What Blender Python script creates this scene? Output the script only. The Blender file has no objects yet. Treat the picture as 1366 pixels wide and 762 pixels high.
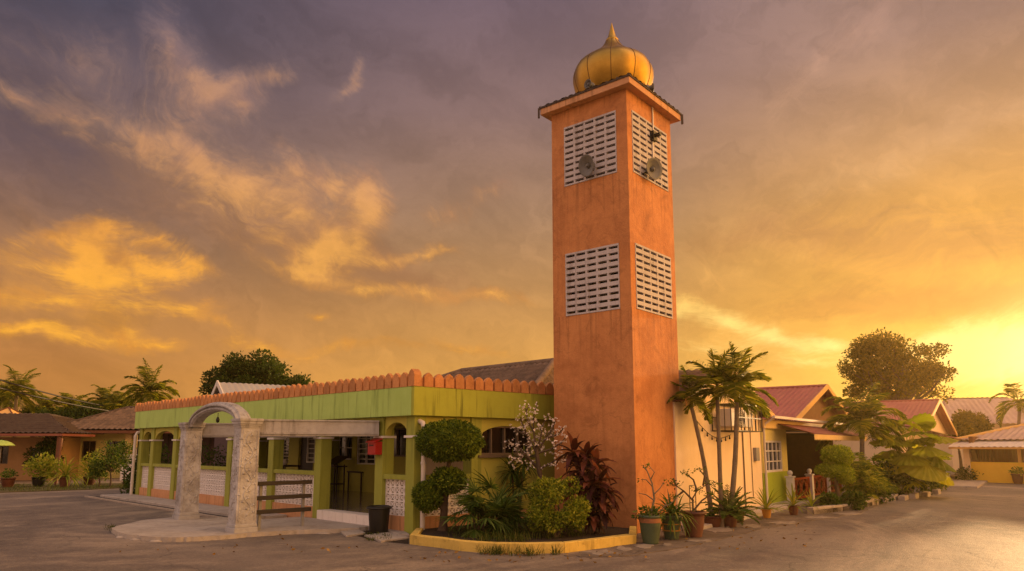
import bpy, bmesh, math, random
from mathutils import Vector, Matrix, noise
random.seed(11)
R = math.radians
sc = bpy.context.scene
COL = sc.collection

# ------------------------------------------------------------------ camera
FPX, HOR, PITCH, EYE = 950.0, 595.0, R(8.5), 1.9
CY = HOR - FPX * math.tan(PITCH)
cam = bpy.data.cameras.new('camera')
cam_o = bpy.data.objects.new('camera', cam)
COL.objects.link(cam_o)
cam_o.location = (0, 0, EYE)
cam_o.rotation_euler = (R(90) + PITCH, 0, 0)
cam.sensor_width = 36
cam.lens = FPX / 1366 * 36
cam.shift_y = (CY - 381) / 1366
cam.clip_end = 3000
sc.camera = cam_o

def ray(px, py):
    u = (px - 683) / FPX; v = (CY - py) / FPX
    c, s = math.cos(PITCH), math.sin(PITCH)
    return Vector((u, c - v * s, s + v * c))
def G(px, py, z=0.0):
    d = ray(px, py); t = (z - EYE) / d.z
    return Vector((d.x * t, d.y * t, z))
def AT(px, py, Y):
    d = ray(px, py); t = Y / d.y
    return Vector((d.x * t, Y, EYE + d.z * t))
def azel(px, py):
    d = ray(px, py).normalized()
    return math.atan2(d.x, d.y), math.asin(d.z)

class Fr:
    """plan frame: a, b in metres along two horizontal directions"""
    def __init__(s, o, ea, eb):
        s.o = Vector((o[0], o[1], 0)); s.ea = Vector((ea[0], ea[1], 0)).normalized(); s.eb = Vector((eb[0], eb[1], 0)).normalized()
    def p(s, a, b, z): return s.o + s.ea * a + s.eb * b + Vector((0, 0, z))
    def plane(s, px, py, b=0.0):
        """a, z where the ray hits the vertical plane at this b"""
        d = ray(px, py); e = s.ea; q = s.o + s.eb * b
        # t*d.xy = q + a*e
        det = d.x * (-e.y) + e.x * d.y
        t = (q.x * (-e.y) + e.x * q.y) / det
        a = (d.x * q.y - d.y * q.x) / det * -1
        a = (Vector((d.x * t, d.y * t, 0)) - q).dot(e)
        return a, EYE + d.z * t
WORLD = Fr((0, 0), (1, 0), (0, 1))

# ------------------------------------------------------------------ mesh builder
ORG = {}
class MB:
    def __init__(s): s.v = []; s.f = []; s.s = []
    def add(s, vs, fs, smooth=False):
        n = len(s.v); s.v.extend([tuple(p) for p in vs])
        for f in fs: s.f.append(tuple(i + n for i in f)); s.s.append(smooth)
    def box(s, fr, a0, a1, b0, b1, z0, z1):
        P = [fr.p(a, b, z) for z in (z0, z1) for b in (b0, b1) for a in (a0, a1)]
        s.add(P, [(0, 2, 3, 1), (4, 5, 7, 6), (0, 1, 5, 4), (2, 6, 7, 3), (0, 4, 6, 2), (1, 3, 7, 5)])
    def bar(s, p, q, w, h=None, up=(0, 0, 1)):
        p, q = Vector(p), Vector(q); h = h or w
        d = (q - p).normalized(); u = Vector(up)
        x = d.cross(u)
        if x.length < 1e-4: x = d.cross(Vector((1, 0, 0)))
        x.normalize(); y = x.cross(d).normalized()
        P = [e + x * (i * w / 2) + y * (j * h / 2) for e in (p, q) for j in (-1, 1) for i in (-1, 1)]
        s.add(P, [(0, 1, 3, 2), (4, 6, 7, 5), (0, 4, 5, 1), (2, 3, 7, 6), (0, 2, 6, 4), (1, 5, 7, 3)])
    def prism(s, pts, z0, z1, tops=None):
        n = len(pts)
        P = [(p[0], p[1], z0) for p in pts] + [(p[0], p[1], z1) for p in pts]
        s.add(P, [tuple(range(n - 1, -1, -1)), tuple(range(n, 2 * n))] + [(i, (i + 1) % n, n + (i + 1) % n, n + i) for i in range(n)])
    def slab(s, pts, th):
        """3-d polygon thickened downward by th"""
        n = len(pts); P = [Vector(p) for p in pts]
        s.add(P + [p - Vector((0, 0, th)) for p in P], [tuple(range(n)), tuple(range(2 * n - 1, n - 1, -1))] + [(i, n + i, n + (i + 1) % n, (i + 1) % n) for i in range(n)])
    def sheet(s, pts, z):
        s.add([(p[0], p[1], z) for p in pts], [tuple(range(len(pts)))])
    def tube(s, pts, rad, n=8, smooth=True):
        pts = [Vector(p) for p in pts]; m = len(pts)
        if not isinstance(rad, (list, tuple)): rad = [rad] * m
        P = []; x = None
        for i, p in enumerate(pts):
            d = (pts[min(i + 1, m - 1)] - pts[max(i - 1, 0)])
            d.normalize()
            if x is None:
                x = d.cross(Vector((0.3, 0.2, 1)))
                if x.length < .05: x = d.cross(Vector((1, 0, 0)))
            x = (x - d * x.dot(d)).normalized(); y = d.cross(x)
            for k in range(n):
                t = 2 * math.pi * k / n
                P.append(p + (x * math.cos(t) + y * math.sin(t)) * rad[i])
        F = [(i * n + k, i * n + (k + 1) % n, (i + 1) * n + (k + 1) % n, (i + 1) * n + k) for i in range(m - 1) for k in range(n)]
        s.add(P, F, smooth)
        s.add(P[:n], [tuple(range(n - 1, -1, -1))]); s.add(P[-n:], [tuple(range(n))])
    def lathe(s, c, prof, n=20, smooth=True, sx=1.0, sy=1.0):
        c = Vector(c); P = []
        for r, z in prof:
            for k in range(n):
                t = 2 * math.pi * k / n
                P.append(c + Vector((r * math.cos(t) * sx, r * math.sin(t) * sy, z)))
        m = len(prof)
        F = [(i * n + k, i * n + (k + 1) % n, (i + 1) * n + (k + 1) % n, (i + 1) * n + k) for i in range(m - 1) for k in range(n)]
        s.add(P, F, smooth)
    def ball(s, c, r, n=14, smooth=True):
        if not isinstance(r, (list, tuple)): r = (r, r, r)
        m = n // 2
        prof = [(max(1e-4, math.sin(math.pi * i / m)), -math.cos(math.pi * i / m)) for i in range(m + 1)]
        P = []
        for q, z in prof:
            for k in range(n):
                t = 2 * math.pi * k / n
                P.append(Vector(c) + Vector((q * math.cos(t) * r[0], q * math.sin(t) * r[1], z * r[2])))
        s.add(P, [(i * n + k, i * n + (k + 1) % n, (i + 1) * n + (k + 1) % n, (i + 1) * n + k) for i in range(m) for k in range(n)], smooth)
    # ---- leaves
    def leaf(s, p, d, L, W, side=None):
        d = d.normalized()
        x = side if side else d.cross(Vector((random.uniform(-1, 1), random.uniform(-1, 1), random.uniform(-1, 1))))
        if x.length < 1e-3: x = d.cross(Vector((1, .2, 0)))
        x = x.normalized(); n = x.cross(d)
        m = p + d * (L * .45)
        s.add([p, m + x * (W / 2) + n * (W * .15), p + d * L, m - x * (W / 2) + n * (W * .15)], [(0, 1, 2, 3)])
    def strap(s, p, d, L, W, droop, seg=5, tip=.15, keel=.2, side=None):
        d = d.normalized()
        x = side or d.cross(Vector((0, 0, 1)))
        if x.length < .02: x = d.cross(Vector((1, .3, 0)))
        x.normalize()
        P = []; q = Vector(p); dd = d.copy()
        for i in range(seg + 1):
            t = i / seg
            w = W * (.55 + .45 * math.sin(min(1, t * 2.2) * math.pi / 2)) * (1 - (max(0, t - .45) / .55) ** 1.6 * (1 - tip))
            n = x.cross(dd)
            P += [q + x * (w / 2) + n * (w * keel), q, q - x * (w / 2) + n * (w * keel)]
            dd = (dd + Vector((0, 0, -droop / seg))).normalized()
            q = q + dd * (L / seg)
        F = []
        for i in range(seg):
            for k in (0, 1):
                F.append((i * 3 + k, i * 3 + k + 1, i * 3 + k + 4, i * 3 + k + 3))
        s.add(P, F, True)
    def build(s, name, mat, parent=None, origin=None, label=None, bevel=0):
        me = bpy.data.meshes.new(name)
        if parent is not None: o0 = ORG[parent.name]
        else: o0 = Vector(origin) if origin is not None else Vector((0, 0, 0))
        me.from_pydata([(x - o0.x, y - o0.y, z - o0.z) for x, y, z in s.v], [], s.f)
        me.polygons.foreach_set('use_smooth', s.s)
        me.materials.append(mat)
        me.update()
        o = bpy.data.objects.new(name, me); COL.objects.link(o)
        ORG[o.name] = o0
        if parent is not None: o.parent = parent
        else: o.location = o0
        if label: o['label'] = label
        if bevel:
            b = o.modifiers.new('bevel', 'BEVEL'); b.width = bevel; b.segments = 2; b.limit_method = 'ANGLE'; b.angle_limit = R(40)
        return o

def tag(o, label=None, cat=None, group=None, kind=None):
    if label: o['label'] = label
    if cat: o['category'] = cat
    if group: o['group'] = group
    if kind: o['kind'] = kind
    return o
def thing(name, loc, label, cat, group=None):
    o = bpy.data.objects.new(name, None); COL.objects.link(o)
    o.location = loc; ORG[o.name] = Vector(loc); o.empty_display_size = .2
    return tag(o, label, cat, group)
def copy_tree(o, parent=None):
    c = o.copy(); COL.objects.link(c); c.parent = parent; ORG[c.name] = ORG[o.name]
    for ch in list(o.children): copy_tree(ch, c)
    return c

# ------------------------------------------------------------------ materials
def lin(h):
    h = h.lstrip('#'); c = [int(h[i:i + 2], 16) / 255 for i in (0, 2, 4)]
    return tuple((x / 12.92 if x <= .04045 else ((x + .055) / 1.055) ** 2.4) for x in c) + (1,)
class NT:
    def __init__(s, tree): s.t = tree; s.n = tree.nodes; s.l = tree.links; s.n.clear()
    def __call__(s, typ, ins=None, **kw):
        n = s.n.new(typ)
        for k, v in kw.items(): setattr(n, k, v)
        for k, v in (ins or {}).items():
            if isinstance(v, bpy.types.NodeSocket): s.l.new(v, n.inputs[k])
            else: n.inputs[k].default_value = v
        return n
    def math(s, op, a, b=0.0, c=0.0, clamp=False):
        n = s('ShaderNodeMath', {0: a, 1: b, 2: c}, operation=op); n.use_clamp = clamp; return n.outputs[0]
    def mix(s, f, a, b, blend='MIX'):
        n = s('ShaderNodeMix', {0: f, 6: a, 7: b}, data_type='RGBA', blend_type=blend); return n.outputs[2]
    def ramp(s, f, stops, interp='LINEAR'):
        n = s('ShaderNodeValToRGB', {0: f}); cr = n.color_ramp; cr.interpolation = interp
        while len(cr.elements) < len(stops): cr.elements.new(.5)
        for e, (p, c) in zip(cr.elements, stops): e.position = p; e.color = c
        return n.outputs[0]
    def rng(s, f, a, b, c=0.0, d=1.0, smooth=True):
        n = s('ShaderNodeMapRange', {0: f, 1: a, 2: b, 3: c, 4: d}); n.interpolation_type = 'SMOOTHSTEP' if smooth else 'LINEAR'; return n.outputs[0]
    def noise(s, vec, scale, detail=4, rough=.55, dist=0.0):
        return s('ShaderNodeTexNoise', {'Vector': vec, 'Scale': scale, 'Detail': detail, 'Roughness': rough, 'Distortion': dist}).outputs[0]
    def scaled(s, vec, sc):
        return s('ShaderNodeMapping', {'Vector': vec, 'Scale': sc}).outputs[0]
def newmat(name):
    m = bpy.data.materials.new(name); m.use_nodes = True; return m, NT(m.node_tree)
def mat(name, col, rough=.75, var=.3, scale=1.5, dark=None, streak=0.0, bump=.15, bscale=40, metallic=0.0, spec=.3, dirt=0.0, dirtcol='#2a2018', world=True, island=0.0, runs=None, cracks=0.0):
    """weathered surface: blotches of a second tone, optional rain streaks and dirt patches, fine bump"""
    m, n = newmat(name)
    co = n('ShaderNodeTexCoord').outputs['Object']
    if world: co = n('ShaderNodeNewGeometry').outputs['Position']
    c1 = lin(col) if isinstance(col, str) else col
    c2 = lin(dark) if dark else tuple(x * .6 for x in c1[:3]) + (1,)
    a = n.noise(co, scale, 6, .62, .4)
    b = n.noise(co, scale * 6.3, 4, .6)
    f = n.math('ADD', n.math('MULTIPLY', a, .7), n.math('MULTIPLY', b, .3))
    f = n.rng(f, .36, .68)
    c = n.mix(n.math('MULTIPLY', f, var), c1, c2)
    if streak:
        st = n.noise(n.scaled(co, (9, 9, .55)), 1.0, 5, .6)
        st = n.rng(st, .48, .68)
        pa = n.rng(n.noise(co, .6, 2), .36, .56)
        c = n.mix(n.math('MULTIPLY', n.math('MULTIPLY', st, pa), streak), c, lin(dirtcol))
    if dirt:
        dd = n.rng(n.noise(co, scale * 2.1, 7, .7, .8), .52, .72)
        c = n.mix(n.math('MULTIPLY', dd, dirt), c, lin(dirtcol))
    if island:
        rnd = n('ShaderNodeNewGeometry').outputs['Random Per Island']
        v_ = n.rng(rnd, 0, 1, 1 - island, 1 + island * .5, smooth=False)
        c = n.mix(1.0, c, n('ShaderNodeCombineColor', {0: v_, 1: v_, 2: v_}).outputs[0], 'MULTIPLY')
    if runs:
        z = n('ShaderNodeSeparateXYZ', {0: co}).outputs[2]
        thin = n.rng(n.noise(n.scaled(co, (14, 14, .35)), 1.0, 4, .6), .50, .66)
        for top, length in runs:
            k = n.math('MULTIPLY', n.rng(z, top - length, top), n.math('LESS_THAN', z, top))
            c = n.mix(n.math('MULTIPLY', n.math('MULTIPLY', thin, k), .32), c, lin('#54321e'))
    if cracks:
        wv = n('ShaderNodeVectorMath', {0: co, 1: n('ShaderNodeVectorMath', {0: n('ShaderNodeTexNoise', {'Vector': co, 'Scale': 1.2, 'Detail': 5.0}).outputs['Color'], 'Scale': 1.1}, operation='SCALE').outputs[0]}, operation='ADD').outputs[0]
        ce = n('ShaderNodeTexVoronoi', {'Vector': wv, 'Scale': .55}, feature='DISTANCE_TO_EDGE').outputs['Distance']
        c = n.mix(n.math('MULTIPLY', n.math('MULTIPLY', n.rng(ce, .010, .003), n.rng(n.noise(co, .5, 2), .5, .6)), cracks), c, lin('#4a2c1c'))
    p = n('ShaderNodeBsdfPrincipled', {'Base Color': c, 'Roughness': rough, 'Metallic': metallic, 'Specular IOR Level': spec})
    if bump:
        hb = n.math('ADD', n.noise(co, bscale, 5, .65), n.math('MULTIPLY', a, 1.5))
        bm = n('ShaderNodeBump', {'Height': hb, 'Strength': bump, 'Distance': .03})
        n.l.new(bm.outputs[0], p.inputs['Normal'])
    o = n('ShaderNodeOutputMaterial', {0: p.outputs[0]})
    return m
def leafmat(name, c1, c2, trans=.35, rough=.45, c3=None):
    m, n = newmat(name)
    g = n('ShaderNodeNewGeometry')
    r = g.outputs['Random Per Island']
    stops = [(0, lin(c1)), (.6, lin(c2))] + ([(1, lin(c3))] if c3 else [])
    c = n.ramp(r, stops)
    big = n.rng(n.noise(g.outputs['Position'], 2.2, 2), .35, .65)
    c = n.mix(n.math('MULTIPLY', big, .35), c, lin(c1))
    p = n('ShaderNodeBsdfPrincipled', {'Base Color': c, 'Roughness': rough + .15, 'Specular IOR Level': .14})
    t = n('ShaderNodeBsdfTranslucent', {'Color': n.mix(.5, c, (.5, .55, .05, 1), 'MULTIPLY')})
    t2 = n.mix(1.0, c, (1.6, 1.5, .6, 1), 'MULTIPLY')
    n.l.new(t2, t.inputs[0])
    mx = n('ShaderNodeMixShader', {0: trans, 1: p.outputs[0], 2: t.outputs[0]})
    n('ShaderNodeOutputMaterial', {0: mx.outputs[0]})
    return m
def plain(name, col, rough=.5, metallic=0.0, spec=.4):
    return mat(name, col, rough, var=.2, scale=4, bump=.05, metallic=metallic, spec=spec)
M = {}
M['orange'] = mat('tower_orange_render', '#c5834e', .85, var=.75, scale=1.1, dark='#9e6138', streak=.2, bump=.4, bscale=25, dirt=.5, dirtcol='#7a4a2a', runs=[(8.34, 1.5), (5.035, 1.8), (10.4, .5)], cracks=.18)
M['orange_trim'] = mat('orange_paint', '#c99468', .7, var=.5, scale=1.6, dark='#a06a42', streak=.5, dirtcol='#6e4a2a')
M['picket'] = mat('picket_paint', '#c98a54', .75, var=.6, scale=3, dark='#9a6034', dirt=.45, dirtcol='#5a3c28', island=.22)
M['green'] = mat('green_paint', '#abc468', .7, var=.45, scale=.8, dark='#94ae4e', streak=.5, dirtcol='#4a5a22', bump=.12)
M['yellowgreen'] = mat('yellow_green_paint', '#a2a63a', .7, var=.4, scale=.8, dark='#888c2a', streak=.75, dirtcol='#4f5217', bump=.12)
M['olive'] = mat('olive_column_paint', '#96993e', .7, var=.35, dark='#7d802e', streak=.35, dirtcol='#4a4f1c')
M['wallgreen'] = mat('porch_wall_paint', '#b0a848', .7, var=.3, dark='#96903a')
M['white'] = mat('white_paint', '#d8cfc6', .65, var=.25, dark='#b8ab9f', dirt=.2, dirtcol='#6a5a4c')
M['blockwhite'] = mat('block_white_paint', '#e6dcd4', .7, var=.2, dirt=.12, dirtcol='#7a6858')
M['vent'] = mat('vent_white_paint', '#b9b0b0', .7, var=.25, dirt=.3, dirtcol='#5a4a42', streak=.4)
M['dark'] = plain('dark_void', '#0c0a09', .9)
M['pipe'] = mat('pvc_pipe', '#cfc2b4', .5, var=.3, dirt=.15)
M['tile'] = mat('clay_tile', '#7c6655', .8, var=.8, scale=2.0, dark='#4a3e36', dirt=.5, dirtcol='#2b2320', bump=.3)
M['tile2'] = mat('dark_clay_tile', '#4c4038', .85, var=.8, scale=2.0, dark='#3b2c28', dirt=.4, dirtcol='#241c1a')
M['redroof'] = mat('red_metal_roof', '#a45e54', .5, var=.6, scale=.8, dark='#86483f', streak=.3, dirtcol='#5a2c28', spec=.4)
M['awning'] = mat('awning_metal', '#84503f', .5, var=.5, dark='#6b2e27')
M['greyroof'] = mat('grey_metal_roof', '#a8a4a0', .45, var=.4, scale=.7, dark='#87827d', spec=.5)
M['paleroof'] = mat('pale_metal_roof', '#b5988a', .55, var=.5, scale=.5, dark='#94796c')
M['whiteroof'] = mat('white_metal_sheet', '#cdbfb2', .5, var=.3)
M['cream'] = mat('cream_wall_paint', '#e2c8a4', .8, var=.35, scale=.7, dark='#cdb08a', streak=.12, dirtcol='#a08058', bump=.15)
M['creamtrim'] = mat('cream_trim_paint', '#dcb878', .7, var=.3)
M['yellow'] = mat('yellow_kerb_paint', '#cdae58', .75, var=.5, scale=2.2, dark='#ae8e3c', dirt=.55, streak=.4, dirtcol='#6e5a28', bump=.25)
M['yellowwall'] = mat('yellow_wall_paint', '#e0b53a', .75, var=.3, dark='#c89a28')
M['limegreen'] = mat('lime_wall_paint', '#9aa92c', .75, var=.35, dark='#7f8e22')
M['paleyellow'] = mat('pale_yellow_wall_paint', '#d3c37a', .75, var=.3)
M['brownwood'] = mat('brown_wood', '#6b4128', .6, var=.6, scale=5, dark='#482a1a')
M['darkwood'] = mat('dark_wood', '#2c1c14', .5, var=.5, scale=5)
M['redwood'] = mat('red_brown_lattice', '#8a4022', .85, var=.5, scale=4, spec=.08)
M['barge'] = mat('barge_board', '#d8a860', .7, var=.4)
M['purplewall'] = mat('maroon_wall', '#4e3a3c', .8, var=.4)
M['orangewall'] = mat('orange_house_wall', '#b08a60', .8, var=.4)
M['stone'] = None
M['concrete'] = mat('apron_concrete', '#b0a498', .9, var=.6, scale=1.1, dark='#8a7f74', dirt=.5, dirtcol='#4c4038', bump=.4)
M['kerbstone'] = mat('kerb_stone', '#a39484', .9, var=.6, scale=3, dark='#7d6f62', dirt=.4)
M['steel'] = mat('brown_steel', '#3a322c', .5, var=.4, metallic=.3)
M['grey'] = mat('grey_metal', '#8e8a86', .45, var=.3, metallic=.2)
M['horn'] = mat('horn_grey', '#6c6a68', .5, var=.3)
M['gold'] = mat('gold_paint', '#aa8436', .36, var=.4, scale=2.5, dark='#80601e', metallic=.85, spec=.5, bump=.08)
M['goldseam'] = plain('dark_gold_seam', '#5a3c10', .5, .5)
M['black'] = plain('black_plastic', '#15130f', .45)
M['red'] = plain('red_enamel', '#a81c18', .4)
M['glass'] = mat('window_glass', '#0e0d0c', .08, var=.1, bump=0, spec=.6)
M['winframe'] = plain('window_frame_brown', '#6b5a48', .5)
M['bark'] = mat('bark', '#5c4a3a', .9, var=.7, scale=6, dark='#3a2c22', bump=.6, bscale=30)
M['palmbark'] = mat('palm_bark', '#7a6a55', .9, var=.6, scale=6, dark='#54463a', bump=.5)
M['soil'] = mat('soil', '#33271c', .95, var=.6, scale=6, bump=.8, bscale=25)
M['terracotta'] = mat('terracotta', '#633a28', .6, var=.6, scale=4, dark='#42261a')
M['brownpot'] = mat('brown_glazed_pot', '#5a3322', .45, var=.5, scale=4, dark='#3a2016')
M['greenpot'] = mat('green_glazed_pot', '#44503a', .5, var=.5, scale=5, dark='#2e3828')
M['potband'] = mat('orange_pot_band', '#8e5c3c', .55, var=.4, scale=5)
M['yellowpot'] = mat('yellow_pot', '#b07c30', .6, var=.5, scale=5)
M['blossom'] = leafmat('blossom_petals', '#d8c8c4', '#f0e4e0', .2, .6, '#e8dce0')
M['f_topiary'] = leafmat('topiary_leaf', '#2c3e0e', '#55691c', .3, .45, '#8a9430')
M['f_ficus'] = leafmat('ficus_leaf', '#26350f', '#3f5618', .3, .5, '#5a6e24')
M['f_croton'] = leafmat('golden_shrub_leaf', '#3e5010', '#74801e', .35, .45, '#aca63c')
M['f_fan'] = leafmat('fan_palm_leaf', '#2a3c14', '#486024', .3, .35, '#788444')
M['f_strap'] = leafmat('strap_leaf', '#2b3f14', '#4c6424', .35, .4, '#7d7f38')
M['f_red'] = leafmat('cordyline_leaf', '#2e1618', '#4e2420', .3, .35, '#8c5240')
M['f_palm'] = leafmat('palm_leaflet', '#3c4812', '#646c20', .5, .35, '#9a9038')
M['f_dark'] = leafmat('dark_tree_leaf', '#20300d', '#38491a', .3, .55, '#4c5a20')
M['f_tree'] = leafmat('round_tree_leaf', '#3a3a0c', '#5c5414', .45, .55, '#7c6a1c')
M['f_licuala'] = leafmat('pleated_fan_leaf', '#5c6a14', '#8c9426', .55, .35, '#b0a83a')
M['f_lime'] = leafmat('lime_topiary_leaf', '#56681a', '#8a9a26', .4, .55, '#b4ba40')
M['f_grass'] = leafmat('grass_blade', '#2c3814', '#465420', .3, .6, '#706a34')
M['f_yellowgreen'] = leafmat('yellow_green_leaf', '#5c6a1c', '#86903a', .4, .5, '#a89a48')

# carved stone of the gate: swirling relief
def stone_mat():
    m, n = newmat('carved_stone')
    co = n('ShaderNodeNewGeometry').outputs['Position']
    w = n('ShaderNodeTexNoise', {'Vector': co, 'Scale': 3.0, 'Detail': 2.0})
    wv = n('ShaderNodeVectorMath', {0: co, 1: n('ShaderNodeVectorMath', {0: w.outputs['Color'], 'Scale': .35}, operation='SCALE').outputs[0]}, operation='ADD').outputs[0]
    rings = n('ShaderNodeTexWave', {'Vector': wv, 'Scale': 3.2, 'Distortion': 3.5, 'Detail': 1.0, 'Detail Scale': 2.0}, wave_type='RINGS').outputs['Fac']
    vor = n('ShaderNodeTexVoronoi', {'Vector': wv, 'Scale': 9.0}, feature='DISTANCE_TO_EDGE').outputs['Distance']
    rel = n.math('ADD', n.rng(rings, .25, .55), n.rng(vor, .0, .08))
    big = n.noise(co, 1.6, 5, .65)
    c = n.mix(n.rng(big, .35, .65), lin('#bebab8'), lin('#98928e'))
    c = n.mix(n.math('MULTIPLY', n.rng(n.noise(co, 5, 6, .7, 1.5), .5, .68), .4), c, lin('#6f635c'))
    c = n.mix(n.math('MULTIPLY', n.rng(vor, .03, 0.0), .15), c, lin('#6a5c54'))
    p = n('ShaderNodeBsdfPrincipled', {'Base Color': c, 'Roughness': .85, 'Specular IOR Level': .2})
    bm = n('ShaderNodeBump', {'Height': rel, 'Strength': .3, 'Distance': .03})
    n.l.new(bm.outputs[0], p.inputs['Normal'])
    n('ShaderNodeOutputMaterial', {0: p.outputs[0]})
    return m
M['stone'] = stone_mat()
M['plainstone'] = mat('moulded_stone', '#aaa5a2', .85, var=.5, scale=2, dark='#868079', streak=.5, dirtcol='#4e443e', dirt=.25)

def asphalt_mat():
    m, n = newmat('asphalt')
    co = n('ShaderNodeNewGeometry').outputs['Position']
    grain = n.math('ADD', n.math('MULTIPLY', n.noise(co, 42, 3, .7), .5), n.math('MULTIPLY', n.noise(co, 14, 4, .7), .5))
    mid = n.noise(co, 1.3, 7, .68, .5)
    big = n.noise(n.scaled(co, (.25, .2, 1)), 1.0, 6, .62, .6)
    # traffic swings round the gateway: noise in polar coordinates
    pc = n('ShaderNodeVectorMath', {0: co, 1: (-6.5, 20.0, 0)}, operation='SUBTRACT').outputs[0]
    sx = n('ShaderNodeSeparateXYZ', {0: pc})
    rr = n('ShaderNodeVectorMath', {0: pc}, operation='LENGTH').outputs['Value']
    an = n.math('ARCTAN2', sx.outputs[0], n.math('MULTIPLY', sx.outputs[1], -1))
    pol = n('ShaderNodeCombineXYZ', {0: n.math('MULTIPLY', rr, .55), 1: n.math('MULTIPLY', an, 1.4), 2: 0.0}).outputs[0]
    arcs = n.noise(pol, 1.0, 8, .68, .5)
    c = n.mix(n.rng(big, .38, .62), lin('#564c46'), lin('#71655b'))
    c = n.mix(n.math('MULTIPLY', n.rng(mid, .42, .68), .5), c, lin('#867868'))
    c = n.mix(n.math('MULTIPLY', n.rng(arcs, .50, .66), .5), c, lin('#a5937e'))
    c = n.mix(n.math('MULTIPLY', n.rng(arcs, .46, .34), .35), c, lin('#49433f'))
    c = n.mix(n.rng(grain, .50, .36, 0, .55), c, lin('#332d29'))
    c = n.mix(n.rng(grain, .54, .66, 0, .40), c, lin('#b8ada0'))
    wv = n('ShaderNodeVectorMath', {0: co, 1: n('ShaderNodeVectorMath', {0: n('ShaderNodeTexNoise', {'Vector': co, 'Scale': 1.5, 'Detail': 5.0}).outputs['Color'], 'Scale': .9}, operation='SCALE').outputs[0]}, operation='ADD').outputs[0]
    crack = n('ShaderNodeTexVoronoi', {'Vector': wv, 'Scale': .42}, feature='DISTANCE_TO_EDGE').outputs['Distance']
    ck = n.math('MULTIPLY', n.rng(crack, .014, .004), n.rng(n.noise(co, .35, 2), .44, .58))
    c = n.mix(n.math('MULTIPLY', ck, .45), c, lin('#1c1917'))
    p = n('ShaderNodeBsdfPrincipled', {'Base Color': c, 'Roughness': .68, 'Specular IOR Level': .45})
    hb = n.math('ADD', n.math('MULTIPLY', grain, .6), n.math('MULTIPLY', mid, 1.2))
    bm = n('ShaderNodeBump', {'Height': hb, 'Strength': .6, 'Distance': .03})
    n.l.new(bm.outputs[0], p.inputs['Normal'])
    n('ShaderNodeOutputMaterial', {0: p.outputs[0]})
    return m
M['asphalt'] = asphalt_mat()
def floor_mat():
    m, n = newmat('glossy_floor_tile')
    co = n('ShaderNodeNewGeometry').outputs['Position']
    br = n('ShaderNodeTexBrick', {'Vector': n('ShaderNodeMapping', {'Vector': co, 'Rotation': (0, 0, R(44))}).outputs[0], 'Color1': lin('#8f8678'), 'Color2': lin('#857c70'), 'Mortar': lin('#5a5248'), 'Scale': 1.0, 'Mortar Size': .006, 'Brick Width': .4, 'Row Height': .4}, offset=0.0)
    p = n('ShaderNodeBsdfPrincipled', {'Base Color': br.outputs[0], 'Roughness': .12, 'Specular IOR Level': .6})
    n('ShaderNodeOutputMaterial', {0: p.outputs[0]})
    return m
M['floor'] = floor_mat()

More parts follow.
